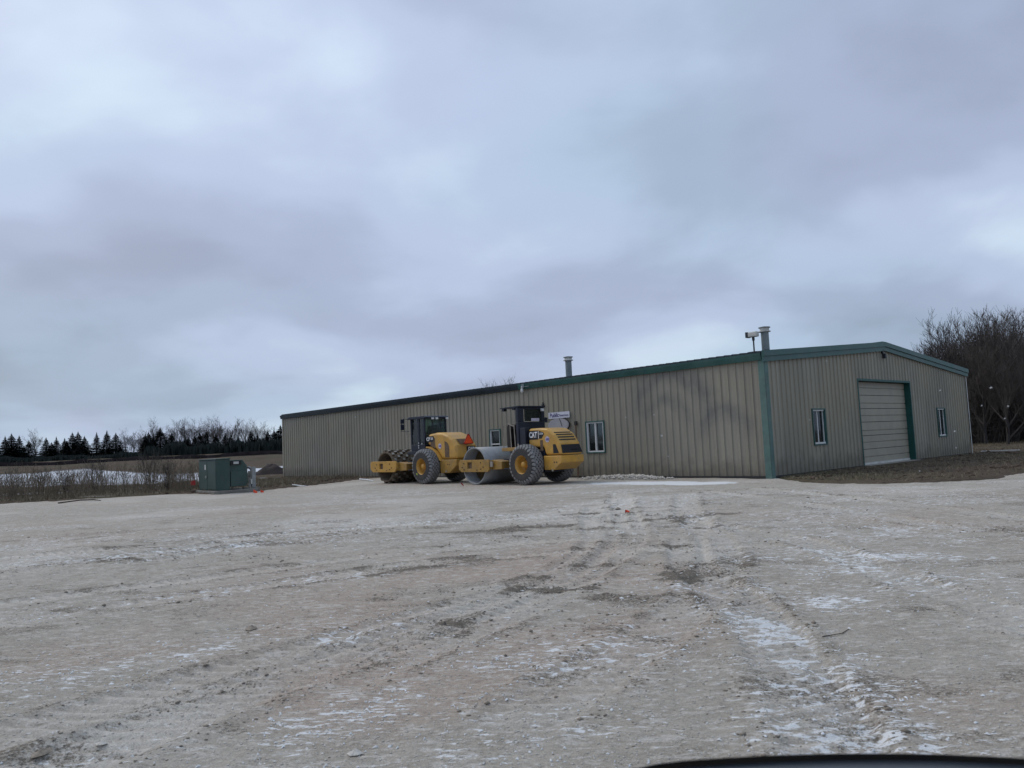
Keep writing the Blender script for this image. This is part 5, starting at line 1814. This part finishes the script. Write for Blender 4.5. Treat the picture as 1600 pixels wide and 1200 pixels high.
stick('fallen_branch', [(-18.9, 31.8, 0), (-18.5, 32.0, .04), (-18.2, 32.2, .07), (-17.8, 32.5, .05), (-17.5, 32.5, 0)], .030, 'dark bent branch lying on the gravel near the left weeds', 'branch', M_STICK)
stick('twig', [(1.06, 3.93, 0), (1.10, 3.90, .004), (1.17, 3.86, .0)], .004, 'thin dark twig on the gravel near the bottom of the picture', 'twig', M_STICK)
stick('twig', [(2.30, 6.05, 0), (2.50, 6.16, .005), (2.62, 6.30, 0)], .004, 'thin brown twig lying in the snowy wheel track', 'twig', M_STICK)
stick('weed_stalk', [(-10.6, 42.0, 0), (-9.9, 42.2, .25), (-9.5, 42.3, .45)], .02, 'dark stalk leaning at the dirt edge before the shed', 'stalk', M_STICK)
stick('white_lath', [(-11.4, 39.3, 0), (-10.6, 38.2, .02), (-10.3, 37.9, 0)], .03, 'thin white strip on the gravel near the soil edge', 'lath', M_SNOW)
stick('white_lath', [(-8.9, 43.9, 0), (-8.0, 41.6, .03), (-7.5, 40.4, 0)], .04, 'long thin white strip on the gravel left of the padfoot drum', 'lath', M_SNOW)
pk = [(24.8, 42.1), (26.0, 41.3), (27.2, 40.6)]
pm = MB().box(-.9, .9, -.07, .07, 0, .05).build('white_plank', M_PALE, bevel=.005)
pm.location = (26.0, 41.4, surf(26.0, 41.4) + .03)
pm.rotation_euler.z = R(-25)
tag(pm, 'white plank lying on the brown verge in front of the wood', 'plank')
cl_me = MB().add((OCT_V * np.array([1, .7, .45])).tolist(), OCT_F.tolist()).mesh('dirt_clod')
for cx, cy, s, lab in ((-2.70, 4.40, .07, 'dark flat dirt clod at the lower left corner of the lot'), (-2.55, 7.35, .09, 'dark dirt clod lying left among the pale chips'),
                       (2.35, 18.2, .10, 'dark dirt clod just behind the orange-red flag')):
    o = link('dirt_clod', cl_me, M_CLOD)
    o.location = (cx, cy, surf(cx, cy) + s * .1)
    o.scale = (s, s, s)
    o.rotation_euler.z = cx * 3
    tag(o, lab, 'dirt clod')
stn = MB().add((OCT_V * np.array([1, .8, .6])).tolist(), OCT_F.tolist()).mesh('stone')
for cx, cy, s, lab in ((-.93, 4.25, .045, 'pale stone at the bottom left of centre on the lot'), (-2.45, 4.55, .035, 'pale stone near the dark clod at lower left')):
    o = link('stone', stn, M_STONE)
    o.location = (cx, cy, surf(cx, cy) + s * .2)
    o.scale = (s, s, s)
    tag(o, lab, 'stone')

# falling snow: single flakes hanging in the air
fl = MB()
for k in range(5):
    a = k * 1.3
    fl.add((OCT_V * .6 + np.array([math.cos(a) * .5, math.sin(a) * .5, .3 * math.sin(k * 2.1)])).tolist(), OCT_F.tolist())
fl_me = fl.mesh('snowflake')
for px, py, dist, s in ((1548.5, 606, 2.6, .0042), (1469, 610, 2.8, .003), (1534, 634, 3.0, .0028), (1575, 635, 2.9, .0034), (1570, 654, 3.0, .0028), (1492, 674, 2.7, .0034),
                        (1494, 700, 3.0, .0028), (1265, 656, 3.0, .0028), (1437, 736, 3.2, .0028), (1291, 564, 3.2, .0024), (1034, 681, 2.8, .0034), (978, 652, 3.2, .0026),
                        (1022, 648, 3.1, .0024), (1044, 713, 3.1, .0024), (826, 711, 2.9, .003), (555, 652, 3.2, .0024), (363, 684, 3.0, .0026)):
    P = at(px, py, dist)
    o = link('snowflake', fl_me, M_SNOW)
    o.location = P
    o.scale = (s, s, s)
    tag(o, 'single white snowflake drifting in the air', 'snowflake', 'snowflakes drifting in the air')

# nose of the dark vehicle the picture was taken from
M_CAR = simple('dark_car_paint', (0.010, 0.014, 0.020), 0.25, scale=3, lo=0.9, hi=1.1)
M_CAREDGE = simple('grey_edge_band', (0.075, 0.075, 0.080), 0.7, scale=6)  # paler grey band along the front edge of the hood
nose = empty('vehicle_front', (.75, .9, 0.0))
tag(nose, 'dark vehicle front edge at the bottom right of the picture', 'vehicle')


def hood_z(x):
    u = x
    return .988 + .098 * u - .122 * u * u - .9 * max(0.0, .26 - u) ** 2 - .35 * max(0.0, u - 1.15) ** 2


mb = MB()
xs = np.linspace(.10, 1.50, 36)
secs = ((.62, .0), (.9, .012), (1.15, .012), (1.30, .004), (1.345, -.002), (1.385, -.018), (1.42, -.055), (1.44, -.11))
for yy, dz_ in secs:
    for x_ in xs:
        bow = 0.0
        mb.v.append((x_ - .75, yy - .9 - bow * (yy > 1.0), hood_z(x_) + dz_))
nx = len(xs)
mb.f = [(j * nx + i, j * nx + i + 1, (j + 1) * nx + i + 1, (j + 1) * nx + i) for j in range(len(secs) - 1) for i in range(nx - 1)]
mb.build('hood', M_CAR, nose, smooth=True)
mb = MB()
for yy, dz_ in ((1.352, .0005), (1.392, -.016), (1.428, -.055)):
    for x_ in xs:
        bow = 0.0
        mb.v.append((x_ - .75, yy - .9 - bow + .004, hood_z(x_) + dz_ + .004))
mb.f = [(j * nx + i, j * nx + i + 1, (j + 1) * nx + i + 1, (j + 1) * nx + i) for j in range(2) for i in range(nx - 1)]
mb.build('hood_edge', M_CAREDGE, nose, smooth=True)
MB().box(-.66, .76, -.28, .36, .35, .80).build('body', M_CAR, nose, bevel=.08, seg=3)
for s in (-1, 1):
    MB().box(.05 + s * .55 - .14, .05 + s * .55 + .14, .361, .40, .60, .74).build('headlight', M_LENS, nose, bevel=.02)
    MB().lathe([(-.10, .001), (-.10, .30), (-.07, .34), (.07, .34), (.10, .30), (.10, .001)], 24, (.05 + s * .72, -.05, .34), 'x').build('wheel', M_TYRE, nose, fix=True)
MB().box(-.72, .82, .36, .46, .30, .52).build('bumper', M_BLACK, nose, bevel=.03)
